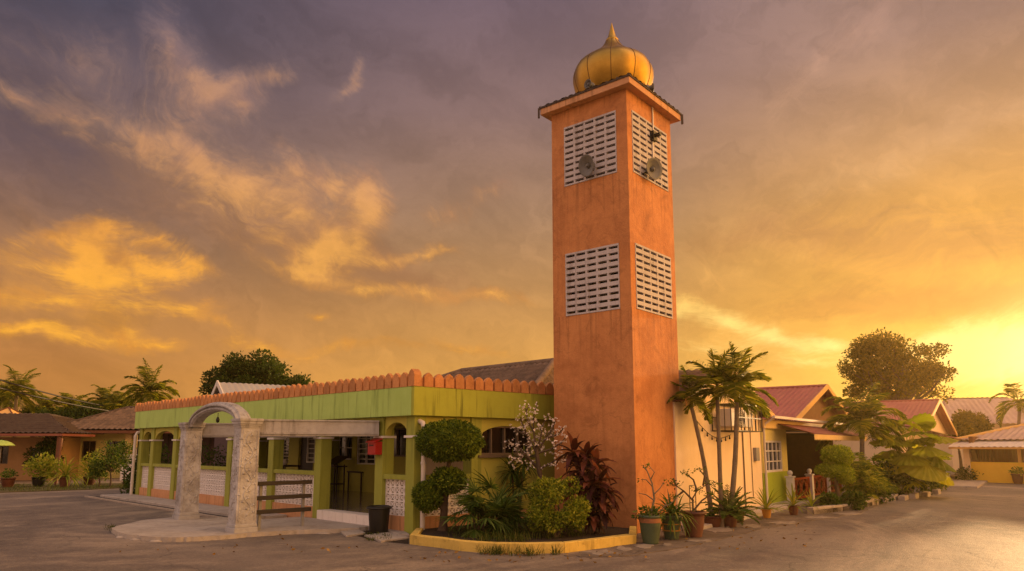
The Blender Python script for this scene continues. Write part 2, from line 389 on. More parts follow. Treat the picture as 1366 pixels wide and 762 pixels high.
# ------------------------------------------------------------------ sky and sun
SUN_AZ, SUN_EL = R(40), R(7)
def build_world():
    w = bpy.data.worlds.new('World'); sc.world = w; w.use_nodes = True
    n = NT(w.node_tree)
    d = n('ShaderNodeTexCoord').outputs['Generated']
    sep = n('ShaderNodeSeparateXYZ', {0: d})
    az = n.math('ARCTAN2', sep.outputs[0], sep.outputs[1])
    el = n.math('ARCSINE', sep.outputs[2])
    DEG = 180 / math.pi
    azd = n.math('MULTIPLY', az, DEG); eld = n.math('MULTIPLY', el, DEG)
    e01 = n.math('DIVIDE', eld, 90.0, clamp=True)
    def rp(lst): return n.ramp(e01, [(a / 90, lin(c)) for a, c in lst])
    left = rp([(0, '#bc7e3e'), (5, '#b87a3c'), (9, '#a87242'), (14, '#88644c'), (20, '#685456'), (30, '#464250'), (60, '#3c3c50')])
    mid = rp([(0, '#dca048'), (5, '#d69846'), (11, '#bc884c'), (18, '#a07a5a'), (26, '#846862'), (34, '#705c64'), (60, '#504a5c')])
    right = rp([(0, '#f4b848'), (5, '#f2b648'), (10, '#e4a440'), (16, '#d09446'), (22, '#b88a60'), (28, '#9c7a6a'), (40, '#806a6c'), (60, '#58506a')])
    back = rp([(0, '#c8a890'), (10, '#d8b4a0'), (30, '#c8b4b4'), (60, '#a8a4b4'), (90, '#9090a8')])
    c = n.mix(n.rng(azd, -36, 2), left, mid)
    c = n.mix(n.rng(azd, 2, 32), c, right)
    # ---- clouds
    ae = n('ShaderNodeCombineXYZ', {0: azd, 1: eld, 2: 0.0}).outputs[0]
    wn = n('ShaderNodeTexNoise', {'Vector': ae, 'Scale': .11, 'Detail': 5.0, 'Roughness': .55})
    wsub = n('ShaderNodeVectorMath', {0: wn.outputs['Color'], 1: (.5, .5, .5)}, operation='SUBTRACT').outputs[0]
    warp = n('ShaderNodeVectorMath', {0: ae, 1: n('ShaderNodeVectorMath', {0: wsub, 'Scale': 9.0}, operation='SCALE').outputs[0]}, operation='ADD').outputs[0]
    warp2 = n('ShaderNodeVectorMath', {0: ae, 1: n('ShaderNodeVectorMath', {0: wsub, 'Scale': 4.0}, operation='SCALE').outputs[0]}, operation='ADD').outputs[0]
    PXD = 1 / 17.0
    def blobs(lst, vec):
        tot = None
        for (px, py, lx, ly, ang, wt) in lst:
            a, e = azel(px, py)
            mp = n('ShaderNodeMapping', {'Vector': vec, 'Location': (math.degrees(a), math.degrees(e), 0), 'Rotation': (0, 0, R(-ang)), 'Scale': (lx * PXD, ly * PXD, 1000.)}, vector_type='TEXTURE').outputs[0]
            g = n('ShaderNodeTexGradient', {0: mp}, gradient_type='QUADRATIC_SPHERE').outputs['Fac']
            g = n.math('MULTIPLY', g, wt)
            tot = g if tot is None else n.math('ADD', tot, g)
        return tot
    def streaks(ang, sx, sy, scale, det=7, rough=.6, vec=None):
        mp = n('ShaderNodeMapping', {'Vector': vec or warp2, 'Rotation': (0, 0, R(-ang)), 'Scale': (1 / sx, 1 / sy, 1)}, vector_type='TEXTURE').outputs[0]
        return n.noise(mp, scale, det, rough, .3)
    # flow field for fibrous cirrus: long wavelength bend plus fine curl
    wl = n('ShaderNodeTexNoise', {'Vector': ae, 'Scale': .045, 'Detail': 2.0})
    wls = n('ShaderNodeVectorMath', {0: n('ShaderNodeVectorMath', {0: wl.outputs['Color'], 1: (.5, .5, .5)}, operation='SUBTRACT').outputs[0], 'Scale': 16.0}, operation='SCALE').outputs[0]
    flow = n('ShaderNodeVectorMath', {0: warp2, 1: wls}, operation='ADD').outputs[0]
    def fib(ang, lx, ly):
        a = n('ShaderNodeMapping', {'Vector': flow, 'Rotation': (0, 0, R(-ang)), 'Scale': (lx, ly, 1)}, vector_type='TEXTURE').outputs[0]
        b = n('ShaderNodeMapping', {'Vector': flow, 'Rotation': (0, 0, R(-ang - 8)), 'Scale': (lx * .34, ly * .42, 1)}, vector_type='TEXTURE').outputs[0]
        d_ = n('ShaderNodeMapping', {'Vector': flow, 'Rotation': (0, 0, R(-ang + 6)), 'Scale': (lx * .3, ly * .13, 1)}, vector_type='TEXTURE').outputs[0]
        return n.math('ADD', n.math('ADD', n.math('MULTIPLY', n.noise(a, 1.0, 9, .62, .6), .52), n.math('MULTIPLY', n.noise(b, 1.0, 9, .66, .8), .28)), n.math('MULTIPLY', n.noise(d_, 1.0, 6, .6, .5), .22))
    sA = fib(30, 11, 3.2); sB = fib(2, 12, 1.9); sC = fib(-28, 12, 2.6)
    lump = n.noise(flow, .22, 9, .6, .5)
    def dens(b, s, lo_, hi_, k=1.0, amp=3.0, gate=.22):
        q = n.math('ADD', b, n.math('MULTIPLY', n.math('ADD', s, -.5), amp))
        g = n.math('MULTIPLY', n.rng(q, lo_, hi_), n.rng(b, .0, gate))
        return n.math('MULTIPLY', g, k, clamp=True)
    veil = blobs([(230, 230, 460, 130, 28, .9), (90, 340, 300, 130, 8, .9), (420, 330, 360, 100, 22, .9), (150, 430, 320, 70, 0, .7), (330, 180, 300, 120, 35, .6), (560, 380, 300, 70, 5, .5)], warp)
    veilc = n.ramp(e01, [(0, lin('#bc7e3a')), (9 / 90, lin('#b07a40')), (15 / 90, lin('#986c4c')), (22 / 90, lin('#7e6258')), (30 / 90, lin('#6a585c'))])
    c = n.mix(dens(veil, sA, .05, 1.0, .9, 1.5), c, veilc)
    wn3 = n('ShaderNodeTexNoise', {'Vector': ae, 'Scale': .2, 'Detail': 6.0, 'Roughness': .6})
    warp3 = n('ShaderNodeVectorMath', {0: ae, 1: n('ShaderNodeVectorMath', {0: n('ShaderNodeVectorMath', {0: wn3.outputs['Color'], 1: (.5, .5, .5)}, operation='SUBTRACT').outputs[0], 'Scale': 3.4}, operation='SCALE').outputs[0]}, operation='ADD').outputs[0]
    def strokes(lst):
        out = []
        for wt, pts in lst:
            for (x0, y0, w0), (x1, y1, w1) in zip(pts, pts[1:]):
                L_ = math.hypot(x1 - x0, y1 - y0)
                out.append(((x0 + x1) / 2, (y0 + y1) / 2, L_ * .95 + 14, (w0 + w1) * 1.05, math.degrees(math.atan2(y1 - y0, x1 - x0)), wt))
        return blobs(out, warp3)
    hi = strokes([(.75, [(205, 30, 24), (245, 85, 30), (268, 115, 28), (300, 145, 24), (350, 138, 14)]), (.8, [(285, 120, 16), (335, 103, 16), (388, 92, 8)]),
                  (.6, [(445, 140, 10), (474, 112, 12), (485, 78, 7)]), (.3, [(90, 70, 40), (180, 100, 50), (280, 170, 50)]),
                  (.75, [(-30, 118, 10), (66, 148, 14), (150, 174, 18), (230, 192, 24), (295, 226, 26), (368, 262, 28), (425, 298, 32), (460, 330, 28)]),
                  (.45, [(230, 210, 40), (330, 290, 50), (420, 340, 40)]),
                  (.75, [(360, 212, 22), (420, 240, 30), (468, 240, 34), (500, 265, 34), (493, 298, 30), (455, 330, 24), (400, 350, 16)]),
                  (.5, [(480, 262, 26), (505, 285, 26)]),
                  (.8, [(395, 350, 14), (472, 342, 14), (545, 340, 11), (606, 329, 7)]), (.8, [(367, 358, 9), (446, 374, 11), (525, 386, 11), (610, 393, 11), (700, 402, 8)]),
                  (.5, [(578, 289, 20), (630, 269, 22), (690, 248, 16)])])
    lo = strokes([(.75, [(40, 326, 10), (105, 309, 16), (170, 307, 16), (235, 318, 10)]), (.85, [(60, 362, 14), (118, 380, 22), (190, 368, 18), (250, 348, 13), (290, 362, 6)]), (.75, [(96, 336, 26), (150, 345, 22), (225, 340, 14)]), (.6, [(110, 320, 20), (125, 375, 26)]), (.5, [(-20, 340, 14), (60, 352, 12)]),
                  (.6, [(20, 404, 12), (131, 413, 14), (223, 407, 12), (292, 400, 7)]), (.6, [(262, 412, 9), (310, 438, 7)]), (.85, [(-40, 444, 8), (98, 453, 9), (197, 454, 9), (236, 456, 6)]), (.5, [(120, 430, 14), (216, 446, 12)]),
                  (.5, [(289, 460, 9), (407, 469, 9), (525, 460, 9), (690, 472, 9)]), (.7, [(418, 417, 7), (437, 416, 6)]), (.4, [(0, 380, 16), (70, 400, 16)])])
    rt = strokes([(.6, [(1015, 156, 14), (1074, 112, 20), (1126, 59, 20), (1166, 26, 20), (1200, -20, 20)]), (.65, [(1420, 118, 24), (1290, 166, 28), (1225, 208, 28), (1126, 243, 26), (1040, 266, 18)]),
                  (.35, [(1080, 200, 50), (1180, 150, 60), (1300, 60, 60)]), (.4, [(930, 300, 30), (1010, 330, 30), (1100, 350, 30)]), (.4, [(920, 360, 20), (1000, 375, 22)])])
    rb = strokes([(.9, [(880, 408, 14), (940, 424, 18), (1000, 440, 18), (1074, 453, 15), (1140, 464, 10)]), (.9, [(1180, 476, 16), (1250, 462, 24), (1310, 452, 30), (1400, 440, 34)]), (.6, [(1000, 478, 14), (1150, 490, 16), (1280, 486, 24), (1400, 484, 30)]), (.5, [(880, 460, 12), (1000, 470, 12)])])
    dk = blobs([(1180, 415, 420, 50, 3, .9), (1300, 330, 380, 90, -8, .7), (1100, 320, 380, 80, 8, .7), (1350, 400, 240, 40, 0, .8), (1000, 300, 260, 60, -10, .4)], warp2)
    lit = n.rng(n.math('ADD', lump, n.math('MULTIPLY', n.math('MAXIMUM', hi, lo), .22)), .46, .74)
    def two(dark, bright): return n.mix(lit, n.ramp(e01, dark), n.ramp(e01, bright))
    c = n.mix(dens(dk, sB, .15, .95, .75, 1.9), c, n.ramp(e01, [(0, lin('#d8902e')), (8 / 90, lin('#cc8a36')), (14 / 90, lin('#b47c40')), (22 / 90, lin('#96705a'))]))
    halo = n.ramp(e01, [(0, lin('#cc8834')), (9 / 90, lin('#cc8a3c')), (16 / 90, lin('#b07c4c')), (22 / 90, lin('#90705e')), (30 / 90, lin('#746064'))])
    c = n.mix(dens(n.math('ADD', hi, lo), sA, -.25, .75, .62, 2.2, .3), c, halo)
    c = n.mix(dens(hi, sA, .15, 1.15, .95, 3.2), c, two([(0, lin('#cc8a3a')), (9 / 90, lin('#c88640')), (16 / 90, lin('#b47c4c')), (22 / 90, lin('#966e5c')), (30 / 90, lin('#746064'))],
                                                   [(0, lin('#e8a444')), (9 / 90, lin('#f0aa48')), (16 / 90, lin('#e4a050')), (22 / 90, lin('#c08a62')), (30 / 90, lin('#9a7666'))]))
    c = n.mix(dens(lo, sB, .12, 1.15, .95, 3.2), c, two([(0, lin('#c88034')), (9 / 90, lin('#cc8634')), (15 / 90, lin('#b67a40'))], [(0, lin('#e49838')), (9 / 90, lin('#f4aa34')), (15 / 90, lin('#e89c40'))]))
    c = n.mix(dens(rt, sC, .10, 1.0, .62, 1.8), c, n.ramp(e01, [(0, lin('#f0b650')), (14 / 90, lin('#e2a858')), (22 / 90, lin('#c89870')), (30 / 90, lin('#b08878'))]))
    c = n.mix(dens(rb, sB, .12, .95, .9, 1.8), c, n.ramp(e01, [(0, lin('#ffd870')), (7 / 90, lin('#ffdc80')), (12 / 90, lin('#fcc864')), (16 / 90, lin('#e8b058'))]))
    # overall thin mottling
    mot = n.rng(n.noise(n('ShaderNodeMapping', {'Vector': warp2, 'Rotation': (0, 0, R(-12)), 'Scale': (20, 6, 1)}, vector_type='TEXTURE').outputs[0], 1.0, 6, .6, .5), .3, .7, .86, 1.14)
    c = n.mix(1.0, c, n('ShaderNodeCombineColor', {0: mot, 1: mot, 2: mot}).outputs[0], 'MULTIPLY')
    # glow round the sun
    sd = Vector((math.sin(R(38.5)) * math.cos(R(5)), math.cos(R(38.5)) * math.cos(R(5)), math.sin(R(5))))
    dot = n('ShaderNodeVectorMath', {0: d, 1: tuple(sd)}, operation='DOT_PRODUCT').outputs['Value']
    ang = n.math('MULTIPLY', n.math('ARCCOSINE', dot), DEG)
    g1 = n.math('EXPONENT', n.math('MULTIPLY', n.math('POWER', n.math('DIVIDE', ang, 3.6), 2.0), -1.0))
    g2 = n.math('EXPONENT', n.math('MULTIPLY', n.math('DIVIDE', ang, 9.0), -1.0))
    glow = n.mix(1.0, n.mix(g1, (0, 0, 0, 1), (.6, .48, .24, 1)), n.mix(g2, (0, 0, 0, 1), (.15, .085, .015, 1)), 'ADD')
    c = n.mix(1.0, c, glow, 'ADD')
    # the sky behind the camera: unseen, brighter as added fill, golden at right
    bk = n.rng(n.math('ABSOLUTE', azd), 42, 75)
    rgt = n.math('MULTIPLY', n.rng(azd, 30, 70), n.rng(azd, 165, 100))
    bkc = n.mix(1.0, back, (BACK, BACK * .88, BACK * .74, 1), 'MULTIPLY')
    bkr = n.mix(1.0, rp([(0, '#ffca70'), (12, '#fcc878'), (30, '#d8a880'), (60, '#a89898'), (90, '#9090a8')]), (BACKR, BACKR * .84, BACKR * .52, 1), 'MULTIPLY')
    bkc = n.mix(rgt, bkc, bkr)
    c = n.mix(bk, c, bkc)
    # below the horizon
    c = n.mix(n.rng(eld, -.5, -4), c, lin('#5c4a3c'))
    bg = n('ShaderNodeBackground', {0: c, 1: 1.0})
    sky = n('ShaderNodeTexSky', sky_type='NISHITA', sun_disc=False, sun_elevation=SUN_EL, sun_rotation=SUN_AZ)
    bg2 = n('ShaderNodeBackground', {0: sky.outputs[0], 1: .003})
    ad = n('ShaderNodeAddShader', {0: bg.outputs[0], 1: bg2.outputs[0]})
    n('ShaderNodeOutputWorld', {0: ad.outputs[0]})
    w.cycles.sampling_method = 'MANUAL'; w.cycles.sample_map_resolution = 512
BACK, BACKR = 1.65, 5.4
build_world()
sl = bpy.data.lights.new('sun', 'SUN'); sl.energy = 5.0; sl.angle = R(1.5); sl.color = (1, .62, .28)
so = bpy.data.objects.new('sun', sl); COL.objects.link(so)
so.rotation_euler = Vector((math.sin(SUN_AZ) * math.cos(SUN_EL), math.cos(SUN_AZ) * math.cos(SUN_EL), math.sin(SUN_EL))).to_track_quat('Z', 'Y').to_euler()
so.location = (40, 40, 30)

vs = sc.view_settings
vs.view_transform = 'Standard'; vs.look = 'None'; vs.exposure = 0.15; vs.gamma = 1.0
sc.cycles.use_denoising = True; sc.cycles.use_adaptive_sampling = False; sc.cycles.denoising_prefilter = 'NONE'
sc.cycles.max_bounces = 6; sc.cycles.diffuse_bounces = 3; sc.cycles.glossy_bounces = 3; sc.cycles.transmission_bounces = 4; sc.cycles.volume_bounces = 0
sc.cycles.sample_clamp_indirect = 6

# ------------------------------------------------------------------ plant helpers
def rv(a=1.0): return Vector((random.gauss(0, a), random.gauss(0, a), random.gauss(0, a)))
def unit():
    while True:
        v = Vector((random.uniform(-1, 1), random.uniform(-1, 1), random.uniform(-1, 1)))
        if .05 < v.length < 1: return v.normalized()
def leafball(mb, c, r, n, size, depth=.3, lump=.18, lfreq=2.5, aspect=.5, out=.6):
    if not isinstance(r, (list, tuple)): r = (r, r, r)
    c = Vector(c)
    for _ in range(n):
        u = unit()
        k = 1 + lump * noise.noise(u * lfreq + c)
        k *= 1 - depth * random.random() ** 2
        p = c + Vector((u.x * r[0], u.y * r[1], u.z * r[2])) * k
        s = size * random.uniform(.7, 1.3)
        mb.leaf(p, u * out + rv(.55), s, s * aspect)
def frond(mb, base, azim, elev, L, droop, nleaf, ll, lw, seg=8, hang=.5):
    d = Vector((math.cos(azim) * math.cos(elev), math.sin(azim) * math.cos(elev), math.sin(elev)))
    pts = [Vector(base)]; dirs = [d.copy()]
    for i in range(seg):
        d = (d + Vector((0, 0, -droop / seg * (.4 + 1.2 * i / seg)))).normalized()
        pts.append(pts[-1] + d * (L / seg)); dirs.append(d.copy())
    mb.tube(pts, [.022 * L / 2 * (1 - .85 * i / seg) + .003 for i in range(seg + 1)], 4)
    for k in range(nleaf):
        t = .14 + .86 * k / (nleaf - 1)
        f = t * seg; i = min(seg - 1, int(f)); q = pts[i].lerp(pts[i + 1], f - i); dd = dirs[i]
        side = dd.cross(Vector((0, 0, 1)))
        if side.length < .05: side = Vector((-math.sin(azim), math.cos(azim), 0))
        side.normalize()
        upv = side.cross(dd)
        l = ll * (math.sin(math.pi * min(1, .18 + .8 * t)) ** .7) * random.uniform(.85, 1.1)
        for sg in (-1, 1):
            v = side * sg * random.uniform(.8, 1) + dd * random.uniform(.5, .8) + upv * random.uniform(.1, .35)
            mb.strap(q, v, l, lw, hang * random.uniform(.6, 1.5), seg=3, tip=.1, keel=.1, side=dd.cross(v))
def trunk_curve(b, t, bend, n=8):
    b, t = Vector(b), Vector(t)
    return [b.lerp(t, i / n) + bend * math.sin(math.pi * i / n) for i in range(n + 1)]
def palm_crown(c, nf, L, nleaf, ll, lw, droop=(1.2, 2.2), elev=(0.0, 1.35), hang=.6):
    mb = MB()
    for k in range(nf):
        az_ = k * 2.399 + random.uniform(-.2, .2)
        t = k / (nf - 1)
        e = elev[0] + (elev[1] - elev[0]) * t + random.uniform(-.12, .12)
        frond(mb, Vector(c) + Vector((0, 0, .1 * t)), az_, e, L * random.uniform(.85, 1.1), random.uniform(*droop), nleaf, ll, lw, hang=hang)
    return mb
def palm(base, top, r0, r1, label, nf=14, L=1.2, nleaf=22, ll=.5, lw=.045, bend=Vector((0, 0, 0)), group=None, shaft=True, name='palm_tree', **kw):
    t = thing(name, base, label, 'palm tree', group)
    mb = MB(); cv = trunk_curve(base, top, bend, 14)
    rad = []
    for i in range(15):
        rad.append((r0 + (r1 - r0) * (i / 14) ** .6) * (1.03 if i % 2 else .97))
    mb.tube(cv, rad, 10); mb.build('trunk', M['palmbark'], t)
    top = Vector(top)
    if shaft:
        s = MB(); s.tube([top - Vector((0, 0, .05)), top + Vector((0, 0, L * .14)), top + Vector((0, 0, L * .28))], [r1 * 1.25, r1 * 1.2, r1 * .6], 10)
        s.build('crownshaft', M['f_palm'], t); top = top + Vector((0, 0, L * .24))
    palm_crown(top, nf, L, nleaf, ll, lw, **kw).build('crown', M['f_palm'], t)
    return t
def tree(base, label, crown, nclump, nleaf, size, mat_, group=None, name='broadleaf_tree', trunkr=.25, clumpr=.9, cat='tree', lo=-.5, forkz=None):
    """crown: (center, (rx,ry,rz))"""
    t = thing(name, base, label, cat, group)
    c, r = Vector(crown[0]), crown[1]
    mb = MB(); lf = MB()
    base = Vector(base)
    fork = base.lerp(c, .55) if forkz is None else Vector((base.x, base.y, forkz))
    mb.tube(trunk_curve(base, fork, Vector((.05, 0, 0)), 5), [trunkr * (1 - .35 * i / 5) for i in range(6)], 9)
    for k in range(nclump):
        u = unit()
        while u.z < lo: u = unit()
        q = random.uniform(.35, .95) if k % 3 else random.uniform(.75, .95)
        p = c + Vector((u.x * r[0], u.y * r[1], u.z * r[2])) * q
        m = fork.lerp(p, .5) + rv(.12 * r[2]) + Vector((0, 0, .1 * r[2]))
        if k % 2 == 0: mb.tube([fork, m, p], [trunkr * .4, trunkr * .2, trunkr * .06], 5)
        cr = clumpr * random.uniform(.65, 1.25)
        leafball(lf, p, (cr, cr, cr * .7), nleaf, size, depth=.75, lump=.35, out=.5)
    mb.build('trunk', M['bark'], t); lf.build('crown', mat_, t)
    return t
def rosette(mb, c, n, L, W, e0, e1, droop, seg=5, jit=.15):
    for k in range(n):
        t = k / max(1, n - 1); a = k * 2.399 + random.uniform(-.25, .25)
        e = e0 + (e1 - e0) * t + random.uniform(-jit, jit)
        d = Vector((math.cos(a) * math.cos(e), math.sin(a) * math.cos(e), math.sin(e)))
        mb.strap(Vector(c) + d * .02, d, L * random.uniform(.8, 1.1), W, droop * random.uniform(.6, 1.3), seg)
def fanleaf(mb, base, d, pet, n, L, W, spread=2.6, droop=.5, seg=3, fuse=False):
    d = d.normalized(); q = Vector(base)
    hub = q + d * pet + Vector((0, 0, -.06 * pet))
    mb.tube([q, q.lerp(hub, .5) + Vector((0, 0, .04 * pet)), hub], [.012, .009, .007], 4)
    side = d.cross(Vector((0, 0, 1)))
    if side.length < .05: side = Vector((1, 0, 0))
    side.normalize(); nrm = side.cross(d).normalized()
    f2 = (d + Vector((0, 0, -.25))).normalized()
    for k in range(n):
        a = (k / (n - 1) - .5) * spread
        v = f2 * math.cos(a) + side * math.sin(a)
        v = v + nrm * .1
        mb.strap(hub, v, L * (.75 + .25 * math.cos(a)) * random.uniform(.92, 1.06), W, droop * random.uniform(.6, 1.4), seg, tip=.12, keel=.18, side=nrm.cross(v))
def pleatfan(mb, base, d, pet, r, spread=3.9, n=26, depth=.05, cup=.25):
    d = d.normalized(); q = Vector(base); hub = q + d * pet
    mb.tube([q, q.lerp(hub, .5) + Vector((0, 0, .05 * pet)), hub], [.022, .016, .012], 5)
    side = d.cross(Vector((0, 0, 1)))
    if side.length < .05: side = Vector((1, 0, 0))
    side.normalize(); up = side.cross(d).normalized()
    ax = (d * .75 - up * .65).normalized(); nr = side.cross(ax).normalized()
    P = [hub]; rings = (.35, .7, 1.0)
    for rr in rings:
        for k in range(n + 1):
            a = (k / n - .5) * spread; R_ = r * rr * (1 + (.04 if k % 2 else -.03) * (rr == 1.0)) * random.uniform(.985, 1.01)
            v = ax * math.cos(a) + side * math.sin(a)
            P.append(hub + v * R_ + nr * ((depth if k % 2 else -depth) * rr * r * .6 - cup * r * rr * rr * (.5 + .5 * math.sin(a) ** 2)))
    m = n + 1; F = [(0, 1 + k, 2 + k) for k in range(n)]
    for j in range(2): F += [(1 + j * m + k, 2 + j * m + k, 2 + (j + 1) * m + k, 1 + (j + 1) * m + k) for k in range(n)]
    mb.add(P, F)
def grass_tufts(mb, pts, n, h, spread):
    for p in pts:
        for _ in range(n):
            q = Vector(p) + Vector((random.gauss(0, spread), random.gauss(0, spread), 0))
            a = random.uniform(0, 6.28); e = random.uniform(.8, 1.5)
            d = Vector((math.cos(a) * math.cos(e), math.sin(a) * math.cos(e), math.sin(e)))
            mb.strap(q, d, h * random.uniform(.5, 1.2), .012, random.uniform(.3, 1.2), 3)
def pot_profile(r, h, lip=.03, foot=.72):
    return [(0.001, 0), (r * foot, 0), (r * foot, .02), (r * (foot + .16), h * .35), (r * .98, h * .75), (r, h * .9), (r + lip, h * .92), (r + lip, h), (r - .02, h), (r - .03, h * .9), (0.001, h * .88)]
def potted(base, r, h, label, potm, group, name='potted_plant', bands=None, square=False):
    t = thing(name, base, label, 'potted plant', group)
    mb = MB(); mb.lathe(base, pot_profile(r, h)[:-1], 20); p = mb.build('pot', potm, t)
    s = MB(); s.lathe(base, [(r - .03, h * .88), (.001, h * .9)], 14); s.build('soil', M['soil'], t)
    return t, p

# ================================================================== GROUND
mb = MB(); mb.sheet([(-500, -300), (500, -300), (500, 600), (-500, 600)], 0.0)
tag(mb.build('road_asphalt', M['asphalt']), kind='structure')

# ================================================================== PRAYER HALL
B0 = Vector((-2.139, 15.723, 0))
YL, YR = .770, .850
H = Fr(B0, (-math.cos(YL), math.sin(YL)), (math.sin(YR), math.cos(YR)))
LU, LV = 17.0, 4.6
Z0, Z1 = 2.56, 3.2
FL = .30                                   # porch floor level
hall = thing('prayer_hall', B0, 'long low prayer hall with green fascia, orange scalloped parapet and open arched porch', 'prayer hall')
WB = 5.0                                   # porch depth
mb = MB(); mb.box(H, .24, LU, .24, WB + .3, 0, FL); mb.build('floor_slab', M['floor'], hall)
# fascia: green band on the left side, yellower on the right side
mb = MB(); mb.box(H, 0, LU + .15, -.1, .05, Z0, Z1); mb.build('fascia', M['green'], hall, bevel=.01, label='pale green fascia band along the entrance side')
mb = MB(); mb.box(H, -.1, -.001, -.1, LV + 2.6, Z0, Z1 - .002); mb.build('fascia', M['yellowgreen'], hall, bevel=.01, label='yellow green rain streaked fascia band facing the planter')
mb = MB(); mb.box(H, .0, LU + .1, .055, WB + .3, Z0 + .03, Z0 + .2); mb.build('canopy_slab', M['wallgreen'], hall)
def picket(mb, fr, a0, a1, b0, b1, z, h, axis):
    pts = [(0, 0), (1, 0), (1, .66), (.86, .84), (.5, 1.0), (.14, .84), (0, .66)]
    P = []
    for k in (0, 1):
        for x, y in pts:
            if axis == 0: P.append(fr.p(a0 + (a1 - a0) * x, (b0, b1)[k], z + h * y))
            else: P.append(fr.p((a0, a1)[k], b0 + (b1 - b0) * x, z + h * y))
    n = len(pts)
    mb.add(P, [tuple(range(n)), tuple(range(2 * n - 1, n - 1, -1))] + [(i, n + i, n + (i + 1) % n, (i + 1) % n) for i in range(n)])
mb = MB(); k = .16
while k < LU:
    picket(mb, H, k, k + .235, -.11, -.03, Z1 + .002, .335 + random.uniform(-.03, .015), 0); k += .29
mb.box(H, .1, LU + .1, -.06, -.035, Z1 + .002, Z1 + .2)
mb.build('battlement', M['picket'], hall)
mb = MB(); k = .16
while k < LV + 2.4:
    picket(mb, H, -.11, -.03, k, k + .235, Z1 + .002, .335 + random.uniform(-.03, .015), 1); k += .29
mb.box(H, -.06, -.035, .1, LV + 2.4, Z1 + .002, Z1 + .2)
mb.build('battlement', M['picket'], hall)
mb = MB(); picket(mb, H, -.112, .10, -.112, .08, Z1 + .003, .385, 0); mb.build('corner_picket', M['picket'], hall)

# porch columns: where the photograph shows their feet
cu = [H.plane(px, py)[0] for px, py in ((548, 640), (503, 640), (421, 640), (358, 640), (302, 640), (229, 630), (199, 625))]
cu[0] = .18
CW = .30
def column(a, b, z0=0.0):
    mb = MB(); mb.box(H, a - CW / 2, a + CW / 2, b, b + CW, z0, Z0 + .03); c = mb.build('column', M['olive'], hall, bevel=.008)
    mb = MB(); mb.box(H, a - CW / 2 - .035, a + CW / 2 + .035, b - .035, b + CW + .035, 2.08, 2.13); mb.build('collar', M['white'], c)
    return c
for a in cu: column(a, .03)
column(LU - .2, .03)
VB = H.p(0, 0, 0)
# right hand side: plan position of its columns
Hv = Fr(B0, H.eb, H.ea)                    # a runs along the right side
vcol = Hv.plane(630, 640)[0]
column(.18, vcol)
for a in (5.6, 11.2, LU - .2): column(a, WB - .4)

def arch(mb, fr, a0, a1, b0, b1, zs, zt, rise, n=14):
    for i in range(n):
        x0, x1 = i / n, (i + 1) / n
        za, zb = (zs + rise * math.sqrt(max(0, 1 - (2 * x - 1) ** 2)) for x in (x0, x1))
        aa, ab = a0 + (a1 - a0) * x0, a0 + (a1 - a0) * x1
        P = [fr.p(aa, b0, za), fr.p(ab, b0, zb), fr.p(ab, b0, zt), fr.p(aa, b0, zt), fr.p(aa, b1, za), fr.p(ab, b1, zb), fr.p(ab, b1, zt), fr.p(aa, b1, zt)]
        mb.add(P, [(0, 1, 2, 3), (7, 6, 5, 4), (0, 4, 5, 1)])
def screen_block(mb, fr, a, z, s, sz, b0, b1):
    t = .015
    mb.box(fr, a, a + s, b0, b1, z, z + t); mb.box(fr, a, a + s, b0, b1, z + sz - t, z + sz)
    mb.box(fr, a, a + t, b0, b1, z + t, z + sz - t); mb.box(fr, a + s - t, a + s, b0, b1, z + t, z + sz - t)
    c = fr.p(a + s / 2, (b0 + b1) / 2, z + sz / 2)
    e = b1 - b0 - .012
    nrm = fr.eb
    for sg in (1, -1):
        d = fr.ea * (s / 2 - t * .4) + Vector((0, 0, sg * (sz / 2 - t * .4)))
        mb.bar(c - d, c + d, .018, e, up=nrm)
    # a small boss at the middle
    mb.box(fr, a + s / 2 - .022, a + s / 2 + .022, b0 + .004, b1 - .004, z + sz / 2 - .022, z + sz / 2 + .022)
def bay(fr, a0, a1, b, wall=True):
    """arch above, and a dwarf wall of pierced blocks between two columns"""
    m = MB(); arch(m, fr, a0, a1, b + .05, b + .2, 2.10, Z0 + .03, .33); m.build('arch', M['wallgreen'], hall)
    if not wall: return
    m = MB(); m.box(fr, a0, a1, b + .04, b + .22, 0, .36); m.build('plinth', M['orange_trim'], hall)
    n = max(1, round((a1 - a0) / .178)); s = (a1 - a0) / n
    m = MB()
    for i in range(n):
        for j in range(5): screen_block(m, fr, a0 + i * s, .362 + j * .158, s, .158, b + .10, b + .15)
    m.build('breeze_block_screen', M['blockwhite'], hall)
    m = MB(); m.box(fr, a0, a1, b + .02, b + .26, 1.154, 1.26); m.build('coping', M['olive'], hall, bevel=.008)
hw = CW / 2
bays = [(cu[i] + hw, cu[i + 1] - hw) for i in range(len(cu) - 1)] + [(cu[-1] + hw, LU - .2 - hw)]
for i, (a0, a1) in enumerate(bays):
    bay(H, a0 + .002, a1 - .002, .03, wall=(i != 1))
bay(Hv, .36, vcol - .002, .03)
# tiled step of the entrance
ea0, ea1 = bays[1]
mb = MB()
k = ea0 + .004
while k < ea1 - .02:
    mb.box(H, k, min(ea1 - .004, k + .29), -.02, .04, .0, FL + .004); k += .3
mb.build('tiled_step', M['blockwhite'], hall, bevel=.004)
mb = MB(); mb.box(H, ea0, ea1, .042, .35, .1, FL + .006); mb.build('step_tread', M['white'], hall)

